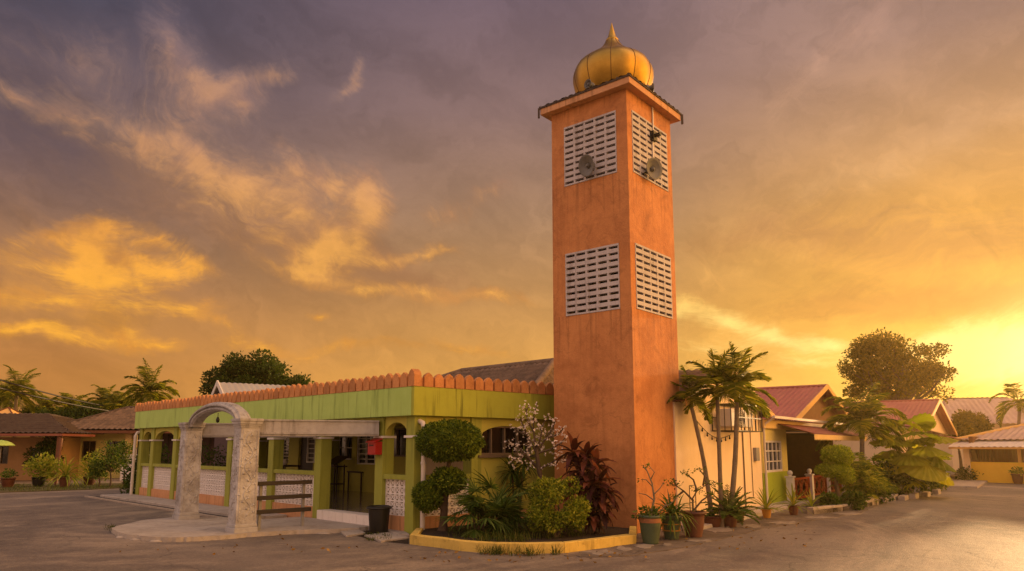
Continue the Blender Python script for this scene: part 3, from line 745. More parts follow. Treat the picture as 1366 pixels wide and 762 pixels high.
# solid wall on the right side, with its arched window
def wall_with_holes(mb, fr, a0, a1, z0, z1, b0, b1, holes):
    """holes: list of (ha0, ha1, hz0, hz1); cells between the cuts are solid"""
    A = sorted({a0, a1, *[h[0] for h in holes], *[h[1] for h in holes]}); Z = sorted({z0, z1, *[h[2] for h in holes], *[h[3] for h in holes]})
    def solid(i, j):
        if not (0 <= i < len(A) - 1 and 0 <= j < len(Z) - 1): return False
        x, y = (A[i] + A[i + 1]) / 2, (Z[j] + Z[j + 1]) / 2
        return not any(h[0] < x < h[1] and h[2] < y < h[3] for h in holes)
    for i in range(len(A) - 1):
        for j in range(len(Z) - 1):
            if not solid(i, j): continue
            q = lambda a, b, z: fr.p(a, b, z)
            x0, x1, y0, y1 = A[i], A[i + 1], Z[j], Z[j + 1]
            mb.add([q(x0, b0, y0), q(x1, b0, y0), q(x1, b0, y1), q(x0, b0, y1)], [(0, 1, 2, 3)])
            mb.add([q(x0, b1, y0), q(x1, b1, y0), q(x1, b1, y1), q(x0, b1, y1)], [(3, 2, 1, 0)])
            if not solid(i - 1, j): mb.add([q(x0, b0, y0), q(x0, b0, y1), q(x0, b1, y1), q(x0, b1, y0)], [(0, 1, 2, 3)])
            if not solid(i + 1, j): mb.add([q(x1, b0, y0), q(x1, b1, y0), q(x1, b1, y1), q(x1, b0, y1)], [(0, 1, 2, 3)])
            if not solid(i, j - 1): mb.add([q(x0, b0, y0), q(x0, b1, y0), q(x1, b1, y0), q(x1, b0, y0)], [(0, 1, 2, 3)])
            if not solid(i, j + 1): mb.add([q(x0, b0, y1), q(x1, b0, y1), q(x1, b1, y1), q(x0, b1, y1)], [(0, 1, 2, 3)])
def window(parent, fr, a0, a1, z0, z1, b, nv=2, nh=0, fm=None, depth=.08, name='window', ft=.05, glass=None):
    fm = fm or M['winframe']; m = MB()
    m.box(fr, a0, a0 + ft, b - .02, b + depth, z0, z1); m.box(fr, a1 - ft, a1, b - .02, b + depth, z0, z1)
    m.box(fr, a0 + ft, a1 - ft, b - .02, b + depth, z0, z0 + ft); m.box(fr, a0 + ft, a1 - ft, b - .02, b + depth, z1 - ft, z1)
    for i in range(1, nv):
        x = a0 + (a1 - a0) * i / nv; m.box(fr, x - ft * .4, x + ft * .4, b, b + depth * .8, z0 + ft, z1 - ft)
    for i in range(1, nh):
        x = z0 + (z1 - z0) * i / nh; m.box(fr, a0 + ft, a1 - ft, b + .005, b + depth * .7, x - ft * .3, x + ft * .3)
    w = m.build(name, fm, parent)
    m = MB(); m.box(fr, a0 + ft, a1 - ft, b + depth * .85, b + depth * .85 + .01, z0 + ft, z1 - ft); m.build('pane', glass or M['glass'], w)
    return w
wa0, wa1 = Hv.plane(641, 600)[0], Hv.plane(712, 600)[0]
wz0, wz1 = Hv.plane(670, 607)[1], Hv.plane(670, 568)[1]
v0, v1 = vcol + CW, LV + 2.4
mb = MB(); wall_with_holes(mb, Hv, v0, v1, 0, Z0 + .03, .05, .22, [(wa0, wa1, wz0, wz1)])
zs_ = wz1 - .33
arch(mb, Hv, wa0, wa1, .05, .22, zs_, wz1, .325)
mb.build('side_wall', M['wallgreen'], hall)
window(hall, Hv, wa0 + .004, wa1 - .004, wz0, wz1, .11, 4, fm=M['winframe'])
mb = MB(); mb.box(Hv, wa0 - .05, wa1 + .05, -.02, .05, wz0 - .06, wz0); mb.build('window_sill', M['winframe'], hall)
mb = MB(); mb.box(Hv, v0, v1, .02, .05, 0, .36); mb.build('plinth', M['orange_trim'], hall)

# back wall of the porch, with windows and a door
zc = Z0 + .03
holes = []
def hole_px(x0, x1, y0, y1):
    a0 = H.plane(x1, y0, WB)[0]; a1 = H.plane(x0, y0, WB)[0]
    return (a0, a1, H.plane(x0, y1, WB)[1], min(zc - .1, H.plane(x0, y0, WB)[1]))
w_a = hole_px(449, 470, 582, 613)
w_b = hole_px(366, 386, 583, 617)
w_c = hole_px(511, 545, 572, 609)
d_a = hole_px(399, 419, 583, 634); d_a = (d_a[0], d_a[1], FL, 2.4)
e1, e2 = (8.5, 10.1, 1.25, 2.35), (12, 13.6, 1.25, 2.35)
mb = MB(); wall_with_holes(mb, H, .3, LU, FL, zc, WB, WB + .2, [w_a, w_b, w_c, d_a, e1, e2])
mb.build('porch_wall', M['wallgreen'], hall)
for q, nv, nh in ((w_a, 2, 2), (w_b, 2, 8), (w_c, 2, 0), (e1, 3, 6), (e2, 3, 6)):
    window(hall, H, q[0], q[1], q[2], q[3], WB + .06, nv, nh, fm=M['white'] if nh else M['winframe'])
mb = MB(); mb.box(H, d_a[0], d_a[1], WB + .1, WB + .15, FL, 2.4); dr_ = mb.build('door', M['darkwood'], hall)
mb = MB(); mb.box(H, d_a[0] + .08, d_a[0] + .12, WB + .05, WB + .1, FL + .95, FL + 1.1); mb.build('handle', M['grey'], dr_)
# hall body behind the porch wall
mb = MB(); mb.box(H, LU - .2, LU, WB + .2, WB + 6.2, 0, zc); mb.box(H, 2.4, LU - .2, WB + 6.0, WB + 6.2, 0, zc + .35); mb.box(H, 2.2, 2.4, WB + .2, WB + 6.2, 0, zc + .35)
mb.build('hall_wall', M['wallgreen'], hall)

# ---- pitched roofs (corrugated geometry cut to the outline of each plane)
def roof_plane(mb, pts, pitch, amp, row=0.0, rowstep=0.0, th=.0):
    """pts: coplanar polygon, first edge = eave. ridges run up the slope."""
    P = [Vector(p) for p in pts]
    ex = (P[1] - P[0]).normalized(); nn = (P[1] - P[0]).cross(P[2] - P[0]).normalized()
    if nn.z < 0: nn = -nn
    ey = nn.cross(ex); 
    c = sum(P, Vector()) / len(P)
    if (c - P[0]).dot(ey) < 0: ey = -ey
    loc = [((p - P[0]).dot(ex), (p - P[0]).dot(ey)) for p in P]
    x0, x1 = min(l[0] for l in loc), max(l[0] for l in loc); y1 = max(l[1] for l in loc)
    bm = bmesh.new()
    nx = max(2, int((x1 - x0) / pitch * 4)); ny = max(1, int(y1 / row)) if row else 1
    ys = []
    for j in range(ny):
        a, b = y1 * j / ny, y1 * (j + 1) / ny
        ys += [(a, rowstep), (b - 1e-3, 0.0)] if rowstep else [(a, 0)]
    if not rowstep: ys.append((y1, 0))
    else: ys.append((y1, 0))
    grid = []
    for y, dz in ys:
        r_ = []
        for i in range(nx + 1):
            x = x0 + (x1 - x0) * i / nx
            z = amp * (math.cos(2 * math.pi * x / pitch)) + dz
            r_.append(bm.verts.new(P[0] + ex * x + ey * y + nn * z))
        grid.append(r_)
    for j in range(len(grid) - 1):
        for i in range(nx): bm.faces.new((grid[j][i], grid[j][i + 1], grid[j + 1][i + 1], grid[j + 1][i]))
    m = len(P)
    for i in range(m):
        a, b = P[i], P[(i + 1) % m]
        e = (b - a); out = e.cross(nn); 
        if (c - a).dot(out) > 0: out = -out
        bmesh.ops.bisect_plane(bm, geom=bm.verts[:] + bm.edges[:] + bm.faces[:], plane_co=a, plane_no=out, clear_outer=True, dist=1e-5)
    bm.verts.ensure_lookup_table(); bm.verts.index_update()
    mb.add([v.co.copy() for v in bm.verts], [[v.index for v in f.verts] for f in bm.faces], True)
    bm.free()
def ridge(mb, p, q, w=.12): 
    mb.tube([p, q], w, 8)
# main hall hipped tile roof, behind the tower
ez = 3.0
e_a0, e_a1, e_b0, e_b1 = 1.8, 12.5, WB - .1, WB + 6.6
apx = [H.p(3.9, WB + 3.5, 4.75), H.p(8.6, WB + 3.5, 4.75)]
cor = [H.p(e_a0, e_b0, ez), H.p(e_a1, e_b0, ez), H.p(e_a1, e_b1, ez), H.p(e_a0, e_b1, ez)]
mb = MB()
roof_plane(mb, [cor[0], cor[1], apx[1], apx[0]], .26, .035, .38, .03)
roof_plane(mb, [cor[3], cor[0], apx[0]], .26, .035, .38, .03)
roof_plane(mb, [cor[1], cor[2], apx[1]], .26, .035, .38, .03)
roof_plane(mb, [cor[2], cor[3], apx[0], apx[1]], .26, .035, .38, .03)
mr = mb.build('tiled_roof', M['tile'], hall)
mb = MB()
for p, q in ((cor[0], apx[0]), (cor[1], apx[1]), (apx[0], apx[1])): ridge(mb, p, q)
mb.build('ridge_tile', M['tile'], mr)

# drainpipes
def pipe(a, b, fr, px):
    m = MB()
    p0 = fr.p(a, b, 0)
    m.tube([fr.p(a, b + .25, Z0 - .02), fr.p(a, b + .22, Z0 - .1), fr.p(a, b + .05, Z0 - .16), fr.p(a, b, Z0 - .28), fr.p(a, b, 1.2), fr.p(a, b, .02)], .055, 10)
    for z in (.5, 1.5, 2.2): m.lathe(fr.p(a, b, z), [(.064, 0), (.066, .01), (.066, .05), (.064, .06)], 10)
    m.build('drainpipe', M['pipe'], hall)
pipe(Hv.plane(558, 640, -.12)[0] if False else .16, -.13, Hv, 558)
pipe(LU - .05, -.10, H, 188)

# notice frames on the porch wall, dark cabinet
mb = MB(); mb.box(H, *sorted((H.plane(437, 590, WB)[0], H.plane(441, 590, WB)[0])), WB - .03, WB - .002, 1.9, 2.15); mb.build('notice_board', M['darkwood'], hall)

# ================================================================== things in the porch
def porch_pt(px, py): return G(px, py, FL)
lp = porch_pt(447, 656)
Pf = lambda p: Fr(p, H.ea, H.eb)
t = thing('lectern', lp, 'dark wooden lectern with slanted top standing inside the green porch', 'lectern')
f = Pf(lp); mb = MB()
for a in (-.25, .22):
    for b in (-.2, .17): mb.box(f, a, a + .04, b, b + .04, FL, FL + .95)
mb.box(f, -.25, .26, -.2, .21, FL + .25, FL + .29); mb.build('stand', M['darkwood'], t)
mb = MB(); mb.slab([f.p(-.35, -.3, FL + .96), f.p(.35, -.3, FL + .96), f.p(.35, .25, FL + 1.25), f.p(-.35, .25, FL + 1.25)], .06); mb.box(f, -.33, .33, -.22, .24, FL + .86, FL + .9); mb.build('reading_top', M['darkwood'], t)
cp = porch_pt(464, 654) + H.eb * .3
f = Pf(cp); mb = MB(); mb.box(f, -.22, .22, -.2, .2, FL, FL + 1.1)
t = thing('cabinet', cp, 'narrow off-white cabinet standing behind the dark lectern in the porch', 'cabinet'); mb.build('body', M['white'], t, bevel=.01)
mb = MB(); mb.box(f, -.2, .2, -.215, -.203, FL + .1, FL + 1.05); dd = mb.build('door', M['blockwhite'], t)
mb = MB(); mb.box(f, .12, .15, -.235, -.217, FL + .6, FL + .75); mb.build('handle', M['grey'], dd)
def small_table(p, label, w=.45, d=.3, h=.7):
    f = Pf(p); t = thing('side_table', p, label, 'table')
    m = MB(); m.box(f, -w, w, -d, d, FL + h - .05, FL + h); m.build('table_top', M['darkwood'], t)
    for a in (-w + .03, w - .07):
        for b in (-d + .03, d - .07):
            m = MB(); m.box(f, a, a + .04, b, b + .04, FL, FL + h - .05); m.build('leg', M['darkwood'], t)
    return t
small_table(porch_pt(481, 655), 'small dark side table near the entrance column with a bundle on it')
bp = porch_pt(482, 655) + Vector((0, 0, .7)); mb = MB()
for k in range(5): mb.ball(bp + Vector((random.uniform(-.25, .25), random.uniform(-.1, .1), .06)), (.14, .12, .08), 10)
tag(mb.build('cloth_bundle', M['black'], origin=bp), 'dark cloth bundle lying on the small side table in the porch', 'bundle')
tp = H.p(H.plane(379, 620, 2.6)[0], 2.6, FL)
small_table(tp, 'dark wooden table behind the pierced wall left of the entrance', .6, .3, .95)
mb = MB(); q = tp + Vector((0, 0, .95)); mb.lathe(q, [(.001, 0), (.09, 0), (.14, .12), (.1, .2), (.001, .2)], 12)
tag(mb.build('jug', M['white'], origin=q), 'pale jug standing on the dark porch table', 'jug')
# red letter box on the entrance column
a_ = cu[1]; f = H
t = thing('letter_box', H.p(a_ + .05, -.1, 1.75), 'small red letter box fixed to the green column right of the entrance', 'letter box')
mb = MB(); mb.box(f, a_ - .13, a_ + .17, -.16, .028, 1.70, 2.0); mb.build('body', M['red'], t, bevel=.01)
mb = MB(); mb.slab([f.p(a_ - .15, -.2, 2.0), f.p(a_ + .19, -.2, 2.0), f.p(a_ + .19, .027, 2.08), f.p(a_ - .15, .027, 2.08)], .025); mb.build('lid', M['red'], t)
mb = MB(); mb.box(f, a_ - .06, a_ + .1, -.166, -.162, 1.9, 1.93); mb.build('slot', M['black'], t)

# walkway in front of the porch, drain and its pale edge
mb = MB(); mb.box(H, 5.4, LU + .6, -.95, .018, -.05, .09); tag(mb.build('porch_walkway', M['concrete'], bevel=.02), kind='structure')
mb = MB(); mb.box(H, 6.0, LU + .9, -1.25, -.955, -.05, .006); tag(mb.build('drain_channel', M['dark']), kind='structure')
mb = MB(); mb.box(H, 6.0, LU + 1.0, -1.36, -1.252, -.05, .05); tag(mb.build('drain_kerb', M['kerbstone'], bevel=.01), kind='structure')

# ================================================================== GATEWAY
AZ = .09
def jag(pts, amp=.03, n=5, z=None):
    out = []
    for i in range(len(pts)):
        a, b = Vector(pts[i]), Vector(pts[(i + 1) % len(pts)])
        for k in range(n):
            p = a.lerp(b, k / n)
            if k: p = p + Vector((random.uniform(-amp, amp), random.uniform(-amp, amp), 0))
            out.append(p)
    return out
front = [(149, 707), (155, 712), (170, 716), (203, 719), (235, 720), (266, 719), (300, 717), (329, 714), (364, 712), (398, 710), (445, 709), (474, 707), (500, 705)]
apts = [G(x, y - 3, AZ) for x, y in front]
apts += [H.p(cu[1] + .05, -.03, 0), H.p(cu[1] + .155, .015, 0), H.p(cu[2] + .6, .015, 0), H.p(cu[2] + .6, -.98, 0), G(300, 690, AZ), G(231, 690, AZ), G(190, 694, AZ), G(159, 701, AZ)]
apts2 = jag(apts, .022, 6)
mb = MB(); mb.prism([(p.x, p.y) for p in apts2], -.05, AZ); tag(mb.build('gateway_apron', M['concrete']), kind='structure')
mb = MB()
lo_ = jag([p + (p - apts[9]).normalized() * 0 + Vector((random.uniform(-.03, .03), -.05 - random.random() * .05, 0)) for p in apts[1:12]] , .03, 4)
mb = MB()
for i in range(1, 11):
    if random.random() < .4:
        c = apts[i].lerp(apts[i + 1], random.random()) + Vector((0, -.04, 0))
        mb.ball((c.x, c.y, .0), (random.uniform(.05, .2), .05, .035), 8)
tag(mb.build('broken_apron_edge', M['concrete']), kind='structure')

pl2 = G(322, 709, AZ); pl1 = G(248, 692, AZ)
gd = (pl1 - pl2); gd.z = 0; span = gd.length; gd.normalize(); gn = Vector((-gd.y, gd.x, 0))
if gn.y < 0: gn = -gn
Gt = Fr(pl2, gd, gn)
gate = thing('gateway', pl2.lerp(pl1, .5), 'freestanding carved grey stone gateway with two pillars and a low moulded arch', 'gateway')
def pillar(a):
    f = Gt; m = MB()
    w0, w1 = .22, .20
    P = [f.p(a + i * w, j * w, z) for z, w in ((AZ + .17, w0), (2.30, w1)) for i, j in ((-1, -1), (1, -1), (1, 1), (-1, 1))]
    m.add(P, [(3, 2, 1, 0), (4, 5, 6, 7), (0, 1, 5, 4), (1, 2, 6, 5), (2, 3, 7, 6), (3, 0, 4, 7)])
    # carved relief on each face: winding vine with leaves
    for (ux, off) in ((f.ea, -f.eb), (f.eb, -f.ea), (f.ea, f.eb), (f.eb, f.ea)):
        c0 = f.p(a, 0, 0); wv = .262
        pts = []
        for k in range(25):
            z = AZ + .34 + k * (1.78 / 24)
            pts.append(c0 + ux * (.085 * math.sin(k * .8)) + off * (w0 - (w0 - w1) * (z - .3) / 2.0 + .002) + Vector((0, 0, z)))
        m.tube(pts, .016, 5)
        for k in range(1, 24):
            p = pts[k]; sg = 1 if k % 2 else -1
            m.add([p, p + ux * sg * .07 + Vector((0, 0, .05)) + off * .014, p + ux * sg * .11 + Vector((0, 0, .02)), p + ux * sg * .06 - Vector((0, 0, .03)) + off * .012], [(0, 1, 2, 3)])
            m.ball(p + ux * sg * .085 + Vector((0, 0, .0)), (.03, .03, .03), 6)
        for sg in (-1, 1):
            z0, z1 = AZ + .24, 2.24
            m.bar(c0 + ux * sg * (w0 - .045) + off * w0 + Vector((0, 0, z0)), c0 + ux * sg * (w1 - .045) + off * w1 + Vector((0, 0, z1)), .02)
    p = m.build('pillar', M['stone'], gate)
    m = MB(); m.box(f, a - .255, a + .255, -.255, .255, AZ - .01, AZ + .10); m.box(f, a - .238, a + .238, -.238, .238, AZ + .10, AZ + .17); m.build('pillar_base', M['plainstone'], p, bevel=.012)
    m = MB()
    for z0, z1, w in ((2.285, 2.33, .212), (2.33, 2.37, .228), (2.37, 2.43, .245), (2.43, 2.49, .262)): m.box(f, a - w, a + w, -w, w, z0, z1)
    m.build('capital', M['plainstone'], p, bevel=.008)
pillar(0); pillar(span)
# arch ring with mouldings
mb = MB(); n = 30
def archpt(x, k): return 2.36 + (.42 + k) * math.sqrt(max(0, 1 - (2 * x - 1) ** 2))
prof = [(-.10, -.10), (-.15, -.06), (-.15, -.03), (-.11, -.01), (-.17, .02), (-.17, .05), (-.12, .07), (-.09, .11), (.09, .11), (.12, .07), (.17, .05), (.17, .02), (.11, -.01), (.15, -.03), (.15, -.06), (.10, -.10)]
P = []
cx, hx, hz = span / 2, span / 2 - .24, .44
for i in range(n + 1):
    t = math.pi * i / n
    nx, nz = math.cos(t) / hx, math.sin(t) / hz; l = math.hypot(nx, nz); nx /= l; nz /= l
    for (b, r) in prof: P.append(Gt.p(cx + hx * math.cos(t) + nx * r, b, 2.36 + hz * math.sin(t) + nz * r + .02))
k = len(prof)
mb.add(P, [(i * k + j, i * k + (j + 1) % k, (i + 1) * k + (j + 1) % k, (i + 1) * k + j) for i in range(n) for j in range(k)])
mb.build('arch', M['plainstone'], gate)
mb = MB(); c = Gt.p(span / 2, 0, 2.66); mb.tube([c + Vector((0, 0, .02)), c - Vector((0, 0, .08))], .008, 5); mb.lathe(c - Vector((0, 0, .22)), [(.001, 0), (.035, .02), (.045, .08), (.02, .14), (.001, .15)], 10)
mb.build('pendant_lamp', M['black'], gate)
# beams back to the porch
def gbeam(a, ci):
    p = Gt.p(a, .30, 0); q = H.p(cu[ci], -.002, 0); d = (q - p); L = d.length; f = Fr(p, d, (-d.y, d.x)); m = MB()
    for z0, z1, w in ((2.12, 2.16, .13), (2.16, 2.20, .16), (2.20, 2.45, .11), (2.45, 2.48, .14)):
        m.box(f, 0.0, L, -w, w, z0, z1)
    m.build('lintel_beam', M['plainstone'], gate)
gbeam(0, 1); gbeam(span, 2)

# brown steel rail beside the entrance path
ra = H.p(cu[2] - .1, -.55, 0); rb = Gt.p(.1, .36, 0); rail = thing('steel_railing', ra, 'three-bar brown steel railing between the front gate pillar and the porch', 'railing')
rb = Gt.p(0, .26, 0)
rp0 = Gt.p(0, 1.42, 0); rp0.z = AZ; rb.z = 0; d_ = (rp0 - rb); d_.z = 0
for z in (.47, .77, 1.08):
    m = MB(); m.bar(rb + Vector((0, 0, z)), Vector((rp0.x, rp0.y, z)) + d_.normalized() * .15, .09, .09); m.build('rail', M['steel'], rail, bevel=.008)
m = MB(); m.box(Fr(rp0, d_, (-d_.y, d_.x)), -.03, .03, .05, .11, AZ, 1.12); m.build('post', M['grey'], rail)
m = MB(); m.box(Fr(rb, d_, (-d_.y, d_.x)), .12, .18, .05, .11, AZ, 1.12); m.build('post', M['grey'], rail)

# litter bin
bp = G(505, 712, .0)
bn = thing('litter_bin', bp, 'round black plastic litter bin with flared rim beside the porch column', 'litter bin')
mb = MB(); mb.lathe(bp, [(.001, .02), (.19, .02), (.2, .05), (.235, .5), (.235, .56)], 24); mb.build('body', M['black'], bn)
mb = MB(); mb.lathe(bp, [(.235, .53), (.275, .535), (.285, .56), (.27, .58), (.215, .60), (.2, .57), (.19, .45), (.001, .4)], 24); mb.build('rim', M['black'], bn)
# loose concrete slabs round the bin
mb = MB()
for pts in ([(447, 706), (470, 704), (488, 713), (462, 717)], [(486, 716), (520, 712), (546, 719), (508, 724)], [(500, 705), (540, 712), (546, 716), (530, 716)]):
    mb.prism([tuple(G(x, y)[:2]) for x, y in pts], -.03, .03 + random.random() * .03)
tag(mb.build('drain_cover_slabs', M['concrete'], bevel=.01), kind='structure')
mb = MB(); mb.sheet([G(x, y)[:2] for x, y in [(440, 705), (470, 702), (545, 712), (545, 726), (500, 722)]], .004); tag(mb.build('dirt_patch', M['soil']), kind='structure')

# ================================================================== MINARET
TYAW = .695
T0 = Vector((2.73, 15.966, 0)); TW = 2.22
T = Fr(T0, (-math.cos(TYAW), math.sin(TYAW)), (math.sin(TYAW), math.cos(TYAW)))
Tr = Fr(T0, T.eb, T.ea)
ZT = 10.36
mina = thing('minaret', T0, 'tall square orange minaret tower with white louvre panels and a golden onion dome', 'minaret')
zz = [(8.335, 9.904), (5.03, 6.60)]
LA, RA = (.298, 1.83), (.221, 1.985)
mb = MB()
holesL = [(LA[0], LA[1], z0, z1) for z0, z1 in zz]; holesR = [(RA[0], RA[1], z0, z1) for z0, z1 in zz]
wall_with_holes(mb, T, 0, TW, 0, ZT, 0, .14, holesL)
wall_with_holes(mb, Tr, .141, TW, 0, ZT, .0, .14, holesR)
mb.box(T, .141, TW, TW - .14, TW, 0, ZT); mb.box(T, TW - .14, TW, .141, TW - .141, 0, ZT)
mb.build('shaft', M['orange'], mina)
mb = MB(); mb.box(T, .5, TW - .3, .5, TW - .3, 4.5, ZT); mb.build('painted_dark_core', M['dark'], mina)  # added near-black block, its colour standing for shade in the hollow shaft
def vent(fr, a0, a1, z0, z1, nc=5, nr=10):
    m = MB(); b0, b1 = -.015, .07
    cw = (a1 - a0) / nc; rh = (z1 - z0) / nr
    bars_z = .60 * rh
    # horizontal courses
    m.box(fr, a0, a1, b0, b1, z1 - bars_z * .5, z1); m.box(fr, a0, a1, b0, b1, z0, z0 + bars_z * .45)
    zt = z1 - bars_z * .5; hs = (zt - (z0 + bars_z * .45) - (nr - 1) * bars_z) / nr
    for j in range(nr):
        zz0 = zt - hs
        for i in range(nc + 1):
            w = cw * .085
            x = a0 + i * cw
            x0, x1 = max(a0, x - w), min(a1, x + w)
            m.box(fr, x0, x1, b0 + .004, b1, zz0 + .0005, zt - .0005)
        if j < nr - 1: m.box(fr, a0, a1, b0, b1, zz0 - bars_z, zz0)
        zt = zz0 - bars_z
    v = m.build('louvre_panel', M['vent'], mina)
    return v
for z0, z1 in zz: vent(T, LA[0] + .003, LA[1] - .003, z0 + .003, z1 - .003); vent(Tr, RA[0] + .003, RA[1] - .003, z0 + .003, z1 - .003)
# eaves slab with a tiled edge
OV = .21
mb = MB()
mb.box(T, -OV, TW + OV, -OV, TW + OV, ZT + .001, ZT + .19)
cap = mb.build('eaves_slab', M['orange_trim'], mina, bevel=.01)
TC = T.p(TW / 2, TW / 2, 0)
mb = MB()
e = OV + .025; zr = ZT + .20; za = ZT + .62
cs = [T.p(-e, -e, zr), T.p(TW + e, -e, zr), T.p(TW + e, TW + e, zr), T.p(-e, TW + e, zr)]
ap = TC + Vector((0, 0, za))
for i in range(4): roof_plane(mb, [cs[i], cs[(i + 1) % 4], ap], .24, .018, .3, .015)
mb.build('tiled_roof', M['tile2'], mina)
mb = MB()
for fr in (T, Tr):
    mb.bar(fr.p(-e, -e + .03, zr - .015), fr.p(TW + e, -e + .03, zr - .015), .05)
    k = -e + .05
    while k < TW + e:
        mb.lathe(fr.p(k, -e + .03, zr - .02), [(.001, -.02), (.028, -.02), (.036, .03), (.02, .06), (.001, .065)], 8); k += .3
mb.bar(T.p(TW + e, -e, zr - .02), T.p(TW + e, -e, zr - .28), .05); mb.bar(T.p(-e, TW + e, zr - .02), T.p(-e, TW + e, zr - .28), .05)
mb.build('tile_edging', M['tile2'], mina)
# onion dome in gores
ng = 10
DC = TC + Vector((.07, .0, 0))
pxm = (DC.y * math.cos(PITCH) + (ZT - EYE + .8) * math.sin(PITCH)) / FPX
zq = AT(817, 104, DC.y).z
prof = [(r * pxm, zq + z * pxm) for r, z in ((40, -38), (46, -26), (50.5, -14), (52.5, -4), (52.5, 3), (51, 9), (47.5, 15), (42, 20.5), (35, 25), (29, 29.5), (23, 34), (18, 38.5), (13.5, 43.5), (10, 49), (8.2, 53))]
mb = MB(); sub = 8; P = []; nn_ = ng * sub
for r, z in prof:
    for k in range(nn_):
        t = 2 * math.pi * k / nn_ + .12; u = (k % sub) / sub
        rr = r * (1 + .03 * math.sin(math.pi * u) - .012)
        P.append(DC + Vector((rr * math.cos(t), rr * math.sin(t), z)))
mb.add(P, [(i * nn_ + k, i * nn_ + (k + 1) % nn_, (i + 1) * nn_ + (k + 1) % nn_, (i + 1) * nn_ + k) for i in range(len(prof) - 1) for k in range(nn_)], True)
dome = mb.build('dome', M['gold'], mina)
mb = MB()
for k in range(ng):
    t = 2 * math.pi * k / ng + .12
    mb.tube([DC + Vector((r * .988 * math.cos(t), r * .988 * math.sin(t), z)) for r, z in prof], .011, 5)
mb.build('seam', M['goldseam'], dome)
mb = MB(); mb.lathe(DC, [(r * pxm, zq + z * pxm) for r, z in ((8.0, 51.5), (8.8, 53), (8.6, 54), (6.8, 56.5), (5.2, 60), (3.6, 66), (1.8, 73), (.2, 80))], 24); mb.build('spire', M['gold'], dome)
# conduit on the right face
mb = MB(); ca = Tr.plane(869, 150)[0]; mb.tube([Tr.p(ca, -.03, ZT - .02), Tr.p(ca, -.03, ZT - .75), Tr.p(ca - .05, -.03, ZT - .8), Tr.p(ca - .05, -.03, 8.9)], .022, 6); mb.build('conduit', M['pipe'], mina)

def horn(c, d, r, L, label, bracket=None):
    d = Vector(d).normalized(); t = thing('loudspeaker', c, label, 'loudspeaker', 'horn loudspeakers on the minaret')
    x = d.cross(Vector((0, 0, 1))).normalized(); y = x.cross(d)
    prof = [(.07, -L * .75), (.075, -L * .45), (.05, -L * .42), (.06, -L * .3), (r * .5, -L * .12), (r * .85, -.03), (r, 0), (r * .97, .012), (r * .8, -.03), (r * .45, -L * .12), (.05, -L * .25)]
    m = MB(); n = 28; P = []
    for rr, z in prof:
        for k in range(n): a = 2 * math.pi * k / n; P.append(Vector(c) + d * z + (x * math.cos(a) + y * math.sin(a)) * rr)
    m.add(P, [(i * n + k, i * n + (k + 1) % n, (i + 1) * n + (k + 1) % n, (i + 1) * n + k) for i in range(len(prof) - 1) for k in range(n)], True)
    m.add(P[:n], [tuple(range(n))]); m.build('horn', M['horn'], t)
    m = MB(); m.tube([Vector(c) + d * -.12, Vector(c) + d * -.05, Vector(c) + d * .0], [.05, .06, .02], 10); m.build('reflex_plug', M['horn'], t)
    m = MB(); q = Vector(c) - d * (L * .55); m.bar(q, bracket if bracket is not None else q - Vector((0, 0, .2)), .035); m.build('bracket', M['black'], t)
la, lz = T.plane(782, 221, -.22); hl = T.p(la, -.22, lz)
horn(hl, -T.eb + T.ea * .25 + Vector((0, 0, -.25)), .27, .40, 'grey horn loudspeaker on the upper left louvre panel of the minaret', T.p(la, .0, lz - .12))
ra_, rz = Tr.plane(873, 225, -.25); hr = Tr.p(ra_, -.25, rz)
horn(hr, -Tr.eb - Tr.ea * .30 + Vector((0, 0, -.1)), .27, .40, 'grey horn loudspeaker on the upper right louvre panel of the minaret', Tr.p(ra_ - .1, .0, rz - .1))
la, lz = T.plane(784, 112, -.1); horn(T.p(la, -.1, lz), -T.eb + T.ea * .2, .12, .25, 'small horn loudspeaker on the roof edge left of the golden dome')
ra_, rz = Tr.plane(871, 117, .0); horn(Tr.p(ra_, .0, rz), -Tr.eb + Tr.ea * .8, .12, .25, 'small horn loudspeaker on the roof edge right of the golden dome')
# small junction lamp by the conduit
jb = Tr.p(ca - .05, -.06, 9.55)
mb = MB(); mb.box(Fr(jb, Tr.ea, Tr.eb), -.09, .09, -.06, .04, 9.42, 9.66); mb.tube([jb + Tr.eb * -.05, jb - Tr.eb * .2], .05, 8)
tag(mb.build('floodlight', M['black'], origin=jb), 'small black floodlight under the conduit on the right tower face', 'floodlight')

# ================================================================== PLANTER
outer = [(546, 726), (560, 728), (587, 731), (612, 735), (635, 737), (660, 738.5), (700, 739), (753, 738), (800, 732), (849, 726)]
op = [G(x, y) for x, y in outer]
cen = G(700, 700)
ip = [p + (Vector((cen.x, cen.y, 0)) - p).normalized() * .17 for p in op]
ip[0] = op[0] + Vector((.17, .12, 0)); ip[-1] = op[-1] + Vector((-.16, .16, 0))
KH = .18
plant_kerb = thing('planter_kerb', cen, 'low curved yellow painted kerb round the planting bed at the foot of the tower', 'kerb')
def kerb_run(i0, i1):
    m = MB()
    for i in range(i0, i1):
        a, b, c, d = op[i], op[i + 1], ip[i + 1], ip[i]
        P = [Vector((p.x, p.y, z)) for z in (-.05, KH) for p in (a, b, c, d)]
        m.add(P, [(0, 1, 5, 4), (2, 3, 7, 6), (4, 5, 6, 7)] + ([(3, 0, 4, 7)] if i == i0 else []) + ([(1, 2, 6, 5)] if i == i1 - 1 else []))
    m.build('kerb_length', M['yellow'], plant_kerb, bevel=.012)
kerb_run(0, 7); 
op[7] = op[7].lerp(op[8], .004); ip[7] = ip[7].lerp(ip[8], .004); kerb_run(7, 9)
tl = T.p(-.02, -.02, 0)
